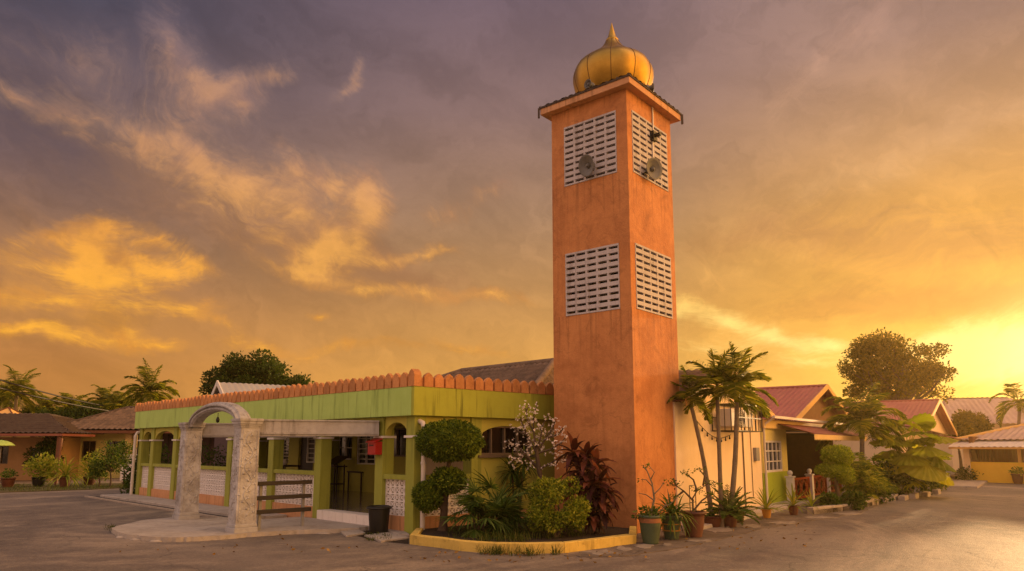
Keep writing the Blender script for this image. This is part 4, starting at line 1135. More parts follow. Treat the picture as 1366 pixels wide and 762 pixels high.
side = [op[0] + Vector((0.0, .002, 0)), Hv.p(.0, -.14, 0)]
mb = MB(); f = Fr(op[0], side[1] - op[0], Vector((1, .3, 0))); mb.box(Fr(op[0], (side[1] - op[0]), ((side[1] - op[0]).y, -(side[1] - op[0]).x)), .01, (side[1] - op[0]).length - .05, .0, .15, -.05, KH - .004); mb.build('kerb_length', M['yellow'], plant_kerb, bevel=.012)
mb = MB(); e_ = T.p(.0, -.03, 0) - op[-1]; mb.box(Fr(op[-1], e_, (-e_.y, e_.x)), .01, e_.length - .02, .002, .15, -.05, KH - .004); mb.build('kerb_length', M['yellow'], plant_kerb, bevel=.012)
# soil bed, bumpy
SZ = .12
mb = MB()
bed = [(p.x, p.y) for p in ip] + [tuple(T.p(.0, -.05, 0)[:2]), tuple(T.p(TW, -.05, 0)[:2]), tuple(Hv.p(4.3, -.02, 0)[:2]), tuple(Hv.p(.2, -.02, 0)[:2])]
mb.prism(bed, 0, SZ); tag(mb.build('planter_soil', M['soil']), kind='stuff')
def PB(px, py): return G(px, py, SZ)
# topiary with three clipped balls
tb = PB(591, 708)
def at_px(px, py, Y): return AT(px, py, Y)
Y0 = tb.y
b1c, b2c, b3c = AT(600, 588, Y0), AT(598, 641, Y0 - .05), AT(570, 662, Y0 - .2)
t = thing('topiary_tree', tb, 'topiary tree clipped into a big top ball and two smaller balls beside the drainpipe', 'topiary')
mb = MB(); mb.tube([tb - Vector((0, 0, .1)), tb + Vector((0, 0, .12)), tb + Vector((.03, 0, .7)), b2c, b1c], [.16, .09, .07, .06, .04], 9)
mb.tube([tb + Vector((0, 0, .45)), b3c + Vector((.12, 0, -.1)), b3c], [.045, .035, .02], 7); mb.build('trunk', M['bark'], t)
for c, r, n_ in ((b1c, (.70, .69, .43), 9000), (b2c, (.37, .37, .27), 2600), (b3c, (.30, .30, .30), 2400)):
    lf = MB(); leafball(lf, c, r, n_, .062, depth=.22, lump=.12, lfreq=3.5, aspect=.55); 
    lf.ball(c, tuple(x * .80 for x in r), 14); lf.build('clipped_ball', M['f_topiary'], t)
# fan palm clump
fb = PB(655, 712)
t = thing('fan_palm', fb, 'bushy dark green fan palm clump between the topiary and the golden shrub', 'palm')
mb = MB(); mbt = MB()
for k in range(64):
    a = k * 2.399; e = random.uniform(-.25, 1.3); d = Vector((math.cos(a) * math.cos(e), math.sin(a) * math.cos(e), math.sin(e)))
    b = fb + Vector((random.uniform(-.3, .3), random.uniform(-.25, .25), random.uniform(.1, .45)))
    fanleaf(mb, b, d, random.uniform(.25, .66), 15, random.uniform(.42, .55), .044, 3.2, .7)
mb.build('foliage', M['f_fan'], t)
for k in range(6): q = fb + Vector((random.uniform(-.3, .3), random.uniform(-.2, .2), 0)); mbt.tube([q - Vector((0, 0, .05)), q + Vector((random.uniform(-.1, .1), 0, .5))], .025, 6)
mbt.build('stems', M['bark'], t)
# narrow leaved dracaena behind
db = PB(690, 700) + Vector((0, .5, 0))
t = thing('dracaena', db, 'slim dracaena with narrow green rosettes growing in front of the arched window', 'plant')
mb = MB(); st = MB()
for dx, hh in ((-.12, 1.15), (.15, 1.35), (.05, .8)):
    q = db + Vector((dx, random.uniform(-.1, .1), hh)); st.tube([db + Vector((dx * .3, 0, -.05)), q], .025, 6)
    rosette(mb, q, 46, .52, .05, -.4, 1.4, 1.2)
st.build('stem', M['bark'], t); mb.build('foliage', M['f_strap'], t)
# second, taller dracaena against the tower
db = PB(738, 690) + Vector((0, .55, 0)); top = AT(748, 578, db.y)
t = thing('dracaena', db, 'tall dracaena with one broad green rosette rising behind the blossoming tree', 'plant')
mb = MB(); st = MB(); st.tube([db - Vector((0, 0, .05)), db.lerp(top, .5) + Vector((.05, 0, 0)), top], .035, 7); rosette(mb, top, 60, .62, .07, -.5, 1.4, 1.1)
rosette(mb, db.lerp(top, .7) + Vector((.2, 0, 0)), 40, .5, .06, -.5, 1.3, 1.1); st.build('stem', M['bark'], t); mb.build('foliage', M['f_strap'], t)
# blossoming tree
bb = PB(722, 702) + Vector((0, .15, 0)); Yb = bb.y
t = thing('blossom_tree', bb, 'small white blossoming tree with nearly bare branches in front of the green wall', 'tree')
br = MB(); fl = MB()
pp = lambda x, y, dy=0: AT(x, y, Yb + dy)
trunk = [bb - Vector((0, 0, .1)), pp(724, 650), pp(719, 626), pp(716, 605)]
br.tube(trunk, [.075, .06, .055, .045], 8)
limbs = [[(719, 626), (700, 605), (685, 592), (668, 590)], [(719, 626), (706, 614), (695, 606), (690, 590)], [(716, 605), (712, 575), (712, 555), (717, 537)], [(716, 605), (703, 580), (697, 566), (694, 556)],
         [(716, 605), (728, 585), (738, 570), (742, 558)], [(716, 605), (733, 600), (748, 592), (757, 580)], [(719, 626), (735, 618), (748, 610), (758, 612)], [(716, 605), (722, 580), (724, 568), (731, 552)], [(712, 575), (704, 562), (702, 548), (706, 541)],
         [(700, 605), (690, 612), (682, 615)], [(728, 585), (745, 580), (752, 570)], [(703, 580), (690, 575), (684, 570)], [(722, 600), (712, 590), (700, 592)]]
for L_ in limbs:
    dy = random.uniform(-.45, .45)
    pts = [pp(x, y, dy * i / (len(L_) - 1)) for i, (x, y) in enumerate(L_)]
    br.tube(pts, [.03, .02, .014, .006][:len(pts)], 5)
    for i in range(len(pts) - 1):
        for k in range(9):
            q = pts[i].lerp(pts[i + 1], k / 9)
            if i == 0 and k < 5: continue
            tw = rv(.08); q2 = q + tw
            br.tube([q, q2], [.006, .003], 3)
            for _ in range(2):
                c = q2 + rv(.02)
                for m_ in range(4):
                    fl.leaf(c, unit(), random.uniform(.025, .042), .03)
br.build('trunk', M['bark'], t); fl.build('blossom', M['blossom'], t)
# golden shrub
gb = PB(742, 717); Yg = gb.y
t = thing('golden_shrub', gb, 'rounded lumpy yellow-green shrub at the front of the planting bed', 'shrub')
lf = MB(); st = MB()
random.seed(21)
gc = AT(743, 677, Yg + .15)
for k in range(30):
    u = unit()
    while u.z < -.75 or u.y > .75: u = unit()
    c = gc + Vector((u.x * .52, u.y * .45, u.z * .50)) * random.uniform(.8, 1.08)
    r = random.uniform(.13, .23); leafball(lf, c, (r, r, r * .8), int(5200 * r * r) + 60, .06, depth=.5, lump=.5, lfreq=5, aspect=.6)
for k in range(7): st.tube([gb - Vector((0, 0, .05)), gb + Vector((random.uniform(-.4, .4), random.uniform(-.2, .2), .7))], [.03, .012], 5)
st.build('stem', M['bark'], t); lf.build('foliage', M['f_croton'], t)
# red cordyline
cb = PB(790, 712); Yc = cb.y
t = thing('cordyline', cb, 'dark red leaved cordyline clump standing against the orange tower', 'plant')
lf = MB(); st = MB()
for (x, y, dy, l) in ((766, 606, .3, .5), (782, 612, .2, .52), (775, 630, .1, .5), (795, 622, .2, .5), (800, 644, 0, .5), (808, 660, -.05, .45), (796, 668, -.1, .45), (787, 650, -.1, .5), (803, 684, -.1, .4), (770, 650, .1, .45), (790, 690, -.1, .4)):
    c = AT(x, y, Yc + dy); st.tube([cb + Vector((random.uniform(-.15, .15), dy * .3, -.05)), c], .018, 5)
    rosette(lf, c, 24, l, .135, -.5, 1.3, 1.3, jit=.3)
st.build('stem', M['bark'], t); lf.build('foliage', M['f_red'], t)
# low grass in the bed and tufts at the kerb foot
mb = MB()
pts = [PB(random.uniform(600, 770), random.uniform(706, 722)) for _ in range(90)] + [PB(random.uniform(640, 700), random.uniform(712, 724)) for _ in range(40)]
grass_tufts(mb, pts, 10, .17, .08)
grass_tufts(mb, [G(x, y) for x, y in ((648, 739), (655, 740), (662, 740), (668, 740), (705, 741), (711, 741), (690, 741), (740, 740))], 30, .2, .07)
grass_tufts(mb, [G(random.uniform(490, 520), random.uniform(715, 722)) for _ in range(14)], 16, .1, .06)
grass_tufts(mb, [G(random.uniform(146, 152), random.uniform(703, 711)) for _ in range(4)], 16, .1, .05)
tag(mb.build('weeds_and_grass', M['f_grass']), kind='stuff')

mb = MB()
for _ in range(150):
    k = random.random()
    if k < .45: p = G(random.uniform(540, 860), random.uniform(736, 752))
    elif k < .75: p = G(random.uniform(850, 1100), random.uniform(700, 735))
    else: p = G(random.uniform(160, 540), random.uniform(712, 740))
    mb.leaf(p + Vector((0, 0, .016)), Vector((random.uniform(-1, 1), random.uniform(-1, 1), random.uniform(-.05, .25))), random.uniform(.05, .11), random.uniform(.03, .05))
tag(mb.build('fallen_leaves', leafmat('dry_leaf', '#5a4226', '#80602e', .1, .7, '#a08048')), kind='stuff')

# ================================================================== RIGHT: STREET OF HOUSES
S0 = G(905, 703); S1 = G(1019, 678)
dS = (S1 - S0).normalized()
S = Fr(S0, dS, (-dS.y, dS.x))
LW = (S1 - S0).length
# broken concrete strip between the houses and the road
strip_o = [(752, 742), (790, 744), (840, 742), (880, 736), (925, 728), (968, 718), (1008, 708), (1040, 702), (1078, 696), (1120, 690), (1150, 684), (1168, 676)]
strip_i = [(1168, 668), (1080, 668), (1019, 676), (912, 700), (850, 712), (846, 724)]
mb = MB(); mb.prism([tuple(p[:2]) for p in jag([G(x, y) for x, y in strip_o + strip_i], .06, 5)], -.05, .012); tag(mb.build('roadside_strip', mat('old_concrete', '#6e6156', .9, var=.9, scale=.8, dark='#4a4038', dirt=.8, dirtcol='#2e2722', bump=.6)), kind='structure')
mb = MB()
for px, py, w, h in ((958, 708, 22, 5), (800, 738, 30, 4), (860, 729, 18, 4), (1000, 703, 16, 3), (1045, 698, 26, 3), (1090, 691, 30, 2), (930, 722, 20, 2), (890, 727, 10, 2), (1130, 686, 22, 2), (830, 733, 14, 4)):
    n_ = 15
    mb.prism([tuple(G(px + w * math.cos(6.283 * k / n_) * random.uniform(.35, 1.1), py + h * math.sin(6.283 * k / n_) * random.uniform(.35, 1.1))[:2]) for k in range(n_)], 0, .018)
tag(mb.build('concrete_patches', mat('worn_concrete', '#8c8074', .9, var=.8, scale=3, dark='#6a6056', dirt=.6)), kind='structure')
mb = MB(); mb.box(S, -.5, LW + 2.6, -.75, -.02, -.05, .10); tag(mb.build('house_walkway', M['concrete'], bevel=.015), kind='structure')

# ---- cream house end wall
ch = thing('cream_house', S0, 'plain cream house end wall with shallow gable roof right behind the minaret', 'house')
zr_ = S.plane(1037, 546, -.35)[1]; pa, pz = LW * .52, S.plane(958, 499)[1]
ze = 3.0; pz = ze + 1.02
mb = MB()
P = [(0, 0), (LW, 0), (LW, ze), (pa, pz), (0, ze)]
n_ = len(P)
V = [S.p(a, 0, z) for a, z in P] + [S.p(a, 9.0, z) for a, z in P]
mb.add(V, [tuple(range(n_)), tuple(range(2 * n_ - 1, n_ - 1, -1))] + [(i, n_ + i, n_ + (i + 1) % n_, (i + 1) % n_) for i in range(n_)])
mb.build('wall', M['cream'], ch)
sl_ = (pz - ze) / pa; ov = .5; ovl = .02
mb = MB()
roof_plane(mb, [S.p(-ovl, -.3, ze - sl_ * ovl + .06), S.p(-ovl, 9.3, ze - sl_ * ovl + .06), S.p(pa, 9.3, pz + .06), S.p(pa, -.3, pz + .06)], .26, .03, .36, .02)
sr_ = (pz - ze) / (LW - pa)
roof_plane(mb, [S.p(LW + ov, -.3, ze - sr_ * ov + .06), S.p(LW + ov, 9.3, ze - sr_ * ov + .06), S.p(pa, 9.3, pz + .06), S.p(pa, -.3, pz + .06)], .26, .03, .36, .02)
rf = mb.build('roof', M['tile'], ch)
mb = MB()
mb.slab([S.p(-ovl, -.27, ze - sl_ * ovl), S.p(pa, -.27, pz), S.p(pa, 9, pz), S.p(-ovl, 9, ze - sl_ * ovl)], .03)
mb.slab([S.p(pa, -.27, pz), S.p(LW + ov, -.27, ze - sr_ * ov), S.p(LW + ov, 9, ze - sr_ * ov), S.p(pa, 9, pz)], .03)
mb.build('soffit', M['brownwood'], ch)
mb = MB()
for a, b in (((-ovl, ze - sl_ * ovl), (pa, pz)), ((pa, pz), (LW + ov, ze - sr_ * ov))): mb.bar(S.p(a[0], -.31, a[1] - .04), S.p(b[0], -.31, b[1] - .04), .03, .2)
mb.build('barge_board', M['barge'], rf)
mb = MB()
ca = S.plane(990, 590)[0]; mb.tube([S.p(ca, -.025, 2.35), S.p(ca, -.025, .1)], .02, 6); mb.tube([S.p(ca + .7, -.02, 2.5), S.p(ca + .72, -.02, .4)], .012, 5)
mb.build('conduit', M['winframe'], ch)
mb = MB(); mb.box(S, LW - .75, LW - .45, -.10, -.002, 1.45, 1.85); mb.build('meter_box', M['grey'], ch, bevel=.01)
# air conditioner in its cage
a0, a1 = S.plane(975, 560, -.55)[0], S.plane(1008, 560, -.55)[0]; z0, z1 = S.plane(985, 575, -.55)[1], S.plane(985, 540, -.55)[1]
ac = thing('air_conditioner', S.p((a0 + a1) / 2, -.4, z0), 'outdoor air conditioner unit inside a steel cage high on the cream wall', 'air conditioner')
mb = MB(); mb.box(S, a0 + .15, a1 - .15, -.52, -.2, z0 + .12, z1 - .12); body = mb.build('casing', M['white'], ac, bevel=.015)
mb = MB(); c = S.p((a0 + a1) / 2 - .15, -.525, (z0 + z1) / 2)
for r in (.09, .15, .21, .26): mb.tube([c + S.ea * (r * math.cos(k * .3142)) + Vector((0, 0, r * math.sin(k * .3142))) for k in range(21)], .008, 4)
mb.tube([c + S.ea * (.26 * math.cos(.5)), c - S.ea * .26], .008, 4); mb.build('fan_grille', M['black'], body)
mb = MB()
A = [a0 + (a1 - a0) * k / 7 for k in range(8)]
for b in (-.72, -.04):
    for a in A: 
        if b == -.04 and a not in (A[0], A[-1]): continue
        mb.bar(S.p(a, b, z0), S.p(a, b, z1), .018 if a not in (A[0], A[-1]) else .03)
    for z in (z0, (z0 + z1) / 2, z1): mb.bar(S.p(a0, b, z), S.p(a1, b, z), .028)
for a in A[::1]:
    for z in (z0, z1): mb.bar(S.p(a, -.72, z), S.p(a, -.04, z), .022)
for a in (a0, a1):
    for k in range(1, 4): mb.bar(S.p(a, -.72 + .17 * k, z0), S.p(a, -.72 + .17 * k, z1), .018)
mb.build('cage', M['steel'], ac)
# string of lights on the wall
pts = []
for k in range(25):
    f_ = k / 24; a = S.plane(925, 555, -.06)[0] * (1 - f_) + S.plane(975, 580, -.06)[0] * f_
    za = S.plane(927, 556, -.06)[1]; zb = S.plane(975, 580, -.06)[1]
    pts.append(S.p(a, -.06, za * (1 - f_) + zb * f_ - .28 * math.sin(math.pi * f_)))
sg = thing('string_lights', pts[0], 'sagging dark cable with small bulbs strung across the cream wall', 'string lights')
mb = MB(); mb.tube(pts, .01, 5); mb.build('cable', M['black'], sg)
for p in pts[2::3]:
    mb = MB(); mb.tube([p, p - Vector((0, 0, .05))], [.012, .02], 6); mb.ball(p - Vector((0, 0, .08)), (.028, .028, .035), 8); mb.build('bulb', M['black'], sg)

# ---- first red roofed bungalow
a_e = S.plane(1052, 640)[0]
r1 = thing('red_roof_bungalow', S.p(a_e, 0, 0), 'lime green bungalow with red gable roof and dark porch under a rust red awning', 'house')
a_s = LW + .06
wx0, wx1 = S.plane(1021, 600)[0], S.plane(1043, 600)[0]; wz0, wz1 = S.plane(1031, 630)[1], S.plane(1031, 588)[1]
mb = MB(); wall_with_holes(mb, S, a_s, a_e, 1.06, 2.45, .0, .15, [(wx0, wx1, wz0 if wz0 > 1.07 else 1.07, wz1)]); mb.build('front_wall', M['paleyellow'], r1)
mb = MB(); mb.box(S, a_s, a_e + .004, -.015, .15, 0, 1.058); mb.build('dado_wall', M['limegreen'], r1)
window(r1, S, wx0 + .003, wx1 - .003, max(wz0, 1.07), wz1, .03, 4, 3, fm=M['white'], depth=.06, ft=.06)
PE = a_e + 6.6
mb = MB(); mb.box(S, a_e - .15, a_e, .15, 4.3, 0, 2.45); mb.box(S, a_e - .15, PE + .15, 4.3, 4.5, 0, 2.45); mb.box(S, PE, PE + .15, .0, 4.3, 0, 2.45); mb.build('porch_wall', M['brownwood'], r1)  # interior shade put into the wall colour by using dark brown
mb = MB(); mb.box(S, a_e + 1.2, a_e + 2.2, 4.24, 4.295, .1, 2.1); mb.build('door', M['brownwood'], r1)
mb = MB(); mb.box(S, a_s, PE + .2, -.12, .16, 2.452, 2.74); mb.build('fascia', M['creamtrim'], r1, bevel=.01)
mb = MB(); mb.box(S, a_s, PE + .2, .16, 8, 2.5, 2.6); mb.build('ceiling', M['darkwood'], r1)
# awning
aw0 = S.plane(1036, 576, -.1)[0]
mb = MB(); roof_plane(mb, [S.p(aw0, -1.25, 2.28), S.p(PE + .3, -1.25, 2.28), S.p(PE + .3, -.13, 2.62), S.p(aw0, -.13, 2.62)], .15, .02)
aw = mb.build('awning', M['awning'], r1)
mb = MB(); k = aw0; i = 0
while k < PE + .25:
    mb.box(S, k, k + .085, -1.28, -1.262, 2.09 + .03 * (i % 2), 2.27); k += .1; i += 1
mb.build('valance', M['creamtrim'], aw)
mb = MB()
pass
for a in (a_e + .2, a_e + 3.3, PE):
    mb = MB(); mb.bar(S.p(a, -1.2, 2.25), S.p(a, -.1, 2.3), .04); mb.build('awning_bracket', M['steel'], aw)
mb = MB(); mb.bar(S.p(a_s, -.42, 2.80), S.p(PE + .2, -.42, 2.80), .09, .08); mb.build('gutter', M['pipe'], r1)
mb = MB(); mb.tube([S.p(a_s + .1, -.40, 2.78), S.p(a_s + .1, -.12, 2.6), S.p(a_s + .1, -.07, 2.4), S.p(a_s + .1, -.07, .05)], .04, 8); mb.build('downpipe', M['pipe'], r1)
# fence of the porch
fz = S
mb_posts = [S.plane(1055, 655, -.25)[0], S.plane(1081, 652, -.25)[0]]
step = mb_posts[1] - mb_posts[0]
fence = thing('porch_fence', S.p(mb_posts[0], -.25, 0), 'low porch fence of red-brown lattice panels between white posts with ball tops', 'fence')
for k in range(5):
    a = mb_posts[0] + step * k
    mb = MB(); mb.box(S, a - .11, a + .11, -.36, -.14, 0, .86); mb.box(S, a - .14, a + .14, -.39, -.11, .86, .91); p = mb.build('post', M['white'], fence, bevel=.008)
    mb = MB(); mb.lathe(S.p(a, -.25, .91), [(.06, 0), (.05, .03)], 10); mb.ball(S.p(a, -.25, 1.01), .09, 12); mb.build('ball_top', M['white'], p)
    if k < 4:
        mb = MB(); x0, x1 = a + .12, a + step - .12
        for z in (.12, .75): mb.box(S, x0, x1, -.28, -.22, z, z + .07)
        mb.box(S, x0, x0 + .06, -.28, -.22, .19, .75); mb.box(S, x1 - .06, x1, -.28, -.22, .19, .75)
        m_ = max(1, round((x1 - x0) / .7))
        for q in range(m_):
            u0, u1 = x0 + .06 + (x1 - x0 - .12) * q / m_, x0 + .06 + (x1 - x0 - .12) * (q + 1) / m_
            for zz0, zz1 in ((.2, .74), (.74, .2)): mb.bar(S.p(u0, -.25, zz0), S.p(u1, -.25, zz1), .05, .04)
            c = S.p((u0 + u1) / 2, -.25, .47); mb.bar(c - Vector((0, 0, .27)), c + Vector((0, 0, .27)), .04); 
            mb.tube([c + S.ea * (.14 * math.cos(w * .785)) + Vector((0, 0, .14 * math.sin(w * .785))) for w in range(9)], .022, 5)
        mb.build('lattice_panel', M['redwood'], fence)
# red gable roof
def gable_roof(parent, fr, ap_, zp, al, zl, ar, zr2, b0, b1, roofm, pitch=.22, wallm=None, amp=.015):
    m = MB()
    roof_plane(m, [fr.p(al, b0, zl), fr.p(al, b1, zl), fr.p(ap_, b1, zp), fr.p(ap_, b0, zp)], pitch, amp)
    roof_plane(m, [fr.p(ar, b0, zr2), fr.p(ar, b1, zr2), fr.p(ap_, b1, zp), fr.p(ap_, b0, zp)], pitch, amp)
    r = m.build('roof', roofm, parent)
    m = MB(); ridge(m, fr.p(ap_, b0 - .02, zp + .02), fr.p(ap_, b1, zp + .02), .07); m.build('ridge_cap', roofm, r)
    m = MB(); m.bar(fr.p(al, b0 - .03, zl - .03), fr.p(ap_, b0 - .03, zp - .02), .05, .2); m.bar(fr.p(ap_, b0 - .03, zp - .02), fr.p(ar, b0 - .03, zr2 - .03), .05, .2); m.build('barge_board', M['barge'], r)
    m = MB()
    V = [fr.p(al + .15, b0 + .45, zl - .02), fr.p(ar - .15, b0 + .45, zr2 - .02), fr.p(ap_, b0 + .45, zp - .1)]; V2 = [v + fr.eb * .12 for v in V]
    m.add(V + V2, [(0, 1, 2), (5, 4, 3), (0, 3, 4, 1), (1, 4, 5, 2), (2, 5, 3, 0)]); m.build('gable_wall', wallm, parent)
    return r
gb0 = .3
al, zl = S.plane(1060, 561, gb0); app, zp = S.plane(1103, 515, gb0)
gable_roof(r1, S, app, zp, al - .0, zl, app + (app - al), zl, gb0, 9.0, M['redroof'], wallm=M['brownwood'])
# lower skirt of roof left of the gable, down to the yellow fascia
mb = MB(); roof_plane(mb, [S.p(a_s - .1, -.35, 2.745), S.p(al + .3, -.35, 2.745), S.p(al + .3, gb0 + 4.0, 3.6), S.p(a_s - .1, gb0 + 4.0, 3.6)], .22, .015); mb.build('roof', M['redroof'], r1)

# ---- second red roofed bungalow, where the road bends
b2 = -2.6
al2, zl2 = S.plane(1236, 568, b2); ap2, zp2 = S.plane(1253, 534, b2); ar2 = ap2 + (ap2 - al2) * 1.25
r2 = thing('red_roof_bungalow', S.p(ap2, b2, 0), 'farther bungalow with faded red gable roof and pale gable wall behind the big fan palm', 'house')
gable_roof(r2, S, ap2, zp2, al2, zl2, ar2, zl2 - .25, b2, 9.0, M['redroof'], wallm=M['cream'])
mb = MB(); mb.box(S, al2 + .5, ar2 - 1.2, b2 + 1.2, 8.0, 0, zl2); mb.build('wall', M['cream'], r2)
mb = MB(); mb.box(S, al2 + .3, al2 + 2.1, b2 + .5, b2 + .65, 0, 1.35); mb.build('front_wall', M['white'], r2)
mb = MB(); roof_plane(mb, [S.p(ap2 + .4, b2 - 1.5, zl2 - .75), S.p(ar2 + 1.2, b2 - 1.5, zl2 - .75), S.p(ar2 + 1.2, b2 + .4, zl2 - .35), S.p(ap2 + .4, b2 + .4, zl2 - .35)], .2, .015); mb.build('porch_roof', M['awning'], r2)
mb = MB()
for a in (ap2 + .6, ar2 + .9): mb.box(S, a, a + .12, b2 - 1.4, b2 - 1.28, 0, zl2 - .76)
mb.build('porch_post', M['brownwood'], r2)
window(r2, S, ap2 + 1.3, ap2 + 2.5, 1.0, 2.0, b2 + 1.12, 2, 2, fm=M['white'], depth=.06)
mb = MB(); k = ap2 + .75
while k < ar2 + .85: mb.box(S, k, k + .04, b2 - 1.36, b2 - 1.33, .1, 1.1); k += .13
mb.box(S, ap2 + .73, ar2 + .89, b2 - 1.37, b2 - 1.32, 1.1, 1.16); mb.build('railing', M['brownwood'], r2)
mb = MB(); mb.box(S, al2 - 1, ar2 + 1.5, b2 - 1.9, b2 + .4, -.05, .1); tag(mb.build('corner_pavement', M['kerbstone'], bevel=.02), kind='structure')

# ---- yellow walled house closing the street
Y0_, Y1_ = G(1297, 643), G(1366, 645.5)
dY = Y1_ - Y0_; YF = Fr(Y0_, dY, (-dY.y, dY.x))
if YF.eb.y < 0: YF = Fr(Y0_, dY, (dY.y, -dY.x))
yh = thing('yellow_house', Y0_, 'low house with yellow front wall and iron grille closing the end of the street', 'house')
YLn = 9.5
zy = 1.06
mb = MB(); mb.box(YF, 0, YLn, 0, .15, 0, zy); mb.build('front_wall', M['yellowwall'], yh)
mb = MB(); k = .05
while k < YLn: mb.box(YF, k, k + .05, .05, .09, zy + .002, 1.78); k += .17
mb.box(YF, 0, YLn, .04, .10, 1.70, 1.76); mb.build('grille', M['brownwood'], yh)
for a in (2.2, 4.6, 7.0): 
    mb = MB(); mb.box(YF, a, a + .14, .02, .13, zy + .003, 1.80); mb.build('grille_post', M['barge'], yh)
mb = MB(); mb.box(YF, -.3, 0, -.05, .25, 0, 1.84); mb.build('end_pillar', M['cream'], yh)
mb = MB(); mb.box(YF, 0, YLn, 3.0, 3.2, 0, 2.4); mb.box(YF, -.1, .1, .3, 9, 0, 2.4); mb.box(YF, YLn, YLn + .2, 0, 9, 0, 2.4); mb.build('wall', M['brownwood'], yh)
mb = MB(); mb.box(YF, -.8, YLn + .3, -.55, -.48, 1.74, 1.84); mb.build('fascia', M['barge'], yh)
mb = MB(); roof_plane(mb, [YF.p(-.8, -.6, 1.85), YF.p(YLn + .3, -.6, 1.85), YF.p(YLn + .3, 1.0, 2.22), YF.p(-.8, 1.0, 2.22)], .28, .02); mb.build('lean_to_roof', M['whiteroof'], yh)
mb = MB(); pA, pB, pC, pD = YF.p(-.9, .6, 2.24), YF.p(YLn + 1, .6, 2.24), YF.p(YLn + 1, 10, 2.24), YF.p(-.9, 10, 2.24); q1, q2 = YF.p(3.2, 5.0, 3.55), YF.p(YLn - 2, 5.0, 3.55)
roof_plane(mb, [pA, pB, q2, q1], .3, .03); roof_plane(mb, [pD, pA, q1], .3, .03); roof_plane(mb, [pB, pC, q2], .3, .03); roof_plane(mb, [pC, pD, q1, q2], .3, .03); rr = mb.build('roof', M['paleroof'], yh)
mb = MB(); ridge(mb, pA, q1, .1); ridge(mb, q1, q2, .1); mb.build('ridge_cap', M['barge'], rr)
# ---- bigger house behind
bh0 = AT(1262, 592, 56); bh0.z = 0
BF = Fr(bh0, (.93, -.36), (.36, .93))
bh = thing('pale_roof_house', bh0, 'house with a broad pale hipped roof rising behind the street end', 'house')
mb = MB(); mb.box(BF, .4, 13, .4, 11, 0, 3.6); mb.build('wall', M['cream'], bh)
zA = 3.6; zB = 5.9
pA, pB, pC, pD = BF.p(-.4, -.2, zA), BF.p(13.6, -.2, zA), BF.p(13.6, 11.6, zA), BF.p(-.4, 11.6, zA); q1, q2 = BF.p(1.2, 5, zB), BF.p(5.5, 5, zB - .1)
mb = MB(); roof_plane(mb, [pA, pB, q2, q1], .35, .03); roof_plane(mb, [pD, pA, q1], .35, .03); roof_plane(mb, [pB, pC, q2], .35, .03); roof_plane(mb, [pC, pD, q1, q2], .35, .03); mb.build('roof', M['paleroof'], bh)
window(bh, BF, 2, 3.4, 1.4, 2.6, .37, 2, 1)

# ---- potted plants along the strip
GP = 'potted plants along the strip by the tower'
def pot_at(px, py, wpx, hpx, label, m, group=GP):
    b = G(px, py, .012); s = b.y / FPX
    return potted(b, wpx * s / 2, hpx * s, label, m, group) + (b, wpx * s / 2, hpx * s)
def bare_branches(mb, c, h, n, spread, r=.014, depth=3):
    def grow(p, d, l, rad, k):
        q = p + d * l * .5 + rv(.015); e = p + d * l + rv(.02)
        mb.tube([p, q, e], [rad, rad * .85, rad * .7], 5)
        ends.append(e)
        if k > 0:
            for _ in range(random.choice((2, 2, 3))): grow(e, (d + rv(spread)).normalized(), l * random.uniform(.55, .8), rad * .68, k - 1)
    ends = []
    for _ in range(n): grow(Vector(c), (Vector((0, 0, 1)) + rv(spread * .6)).normalized(), h, r, depth)
    return ends
# 1 green pot with orange band
t, p, b, r, hh = pot_at(868, 725, 28, 36, 'big green pot with an orange band holding a nearly bare frangipani stem', M['greenpot'])
mb = MB(); mb.lathe(b, [(r * .99 + .004, hh * .74), (r * .995 + .006, hh * .78), (r + .006, hh * .88), (r + .004, hh * .9)], 20); mb.build('orange_band', M['potband'], p)
st = MB(); c = b + Vector((0, 0, hh * .85))
mn = [c, AT(873, 665, b.y), AT(870, 645, b.y), AT(861, 623, b.y + .05)]
st.tube(mn, [.028, .022, .016, .008], 6)
for L_ in ([(872, 660), (880, 652), (886, 643)], [(871, 650), (862, 640), (855, 640)], [(868, 640), (873, 630), (866, 622)], [(873, 668), (862, 660), (852, 658)], [(870, 690), (885, 678), (893, 664), (890, 652)], [(863, 628), (858, 622)], [(886, 676), (895, 672), (905, 662)]):
    st.tube([AT(x, y, b.y + random.uniform(-.1, .1)) for x, y in L_], [.014, .010, .007, .005][:len(L_)], 5)
st.build('stem', M['palmbark'], t)
lf = MB(); leafball(lf, c + Vector((0, 0, .08)), (.26, .22, .13), 240, .085, depth=.8, lump=.4); 
for x, y in ((861, 623), (855, 640), (866, 622)): leafball(lf, AT(x, y, b.y), .04, 8, .06)
lf.build('foliage', M['f_strap'], t)
# 2 square-patterned pot with pandan
t, p, b, r, hh = pot_at(896, 719, 25, 30, 'green pot with square panels holding a spiky pandan', M['greenpot'])
mb = MB(); 
for z in (.35, .62): mb.lathe(b, [(r * (.9 if z < .5 else .97) + .006, hh * z), (r * (.92 if z < .5 else .98) + .006, hh * (z + .05))], 20)
for k in range(6):
    a = k * 1.047 + .3; d = Vector((math.cos(a), math.sin(a), 0)); mb.bar(b + d * (r * .93) + Vector((0, 0, hh * .38)), b + d * (r * .99) + Vector((0, 0, hh * .64)), .03, .02)
mb.build('relief_panels', M['yellowpot'], p)
lf = MB(); rosette(lf, b + Vector((0, 0, hh * .95)), 60, .58, .045, .1, 1.45, 1.7, seg=6); rosette(lf, b + Vector((.12, -.05, hh * .95)), 30, .5, .04, .1, 1.4, 1.9, seg=6); lf.build('foliage', M['f_strap'], t)
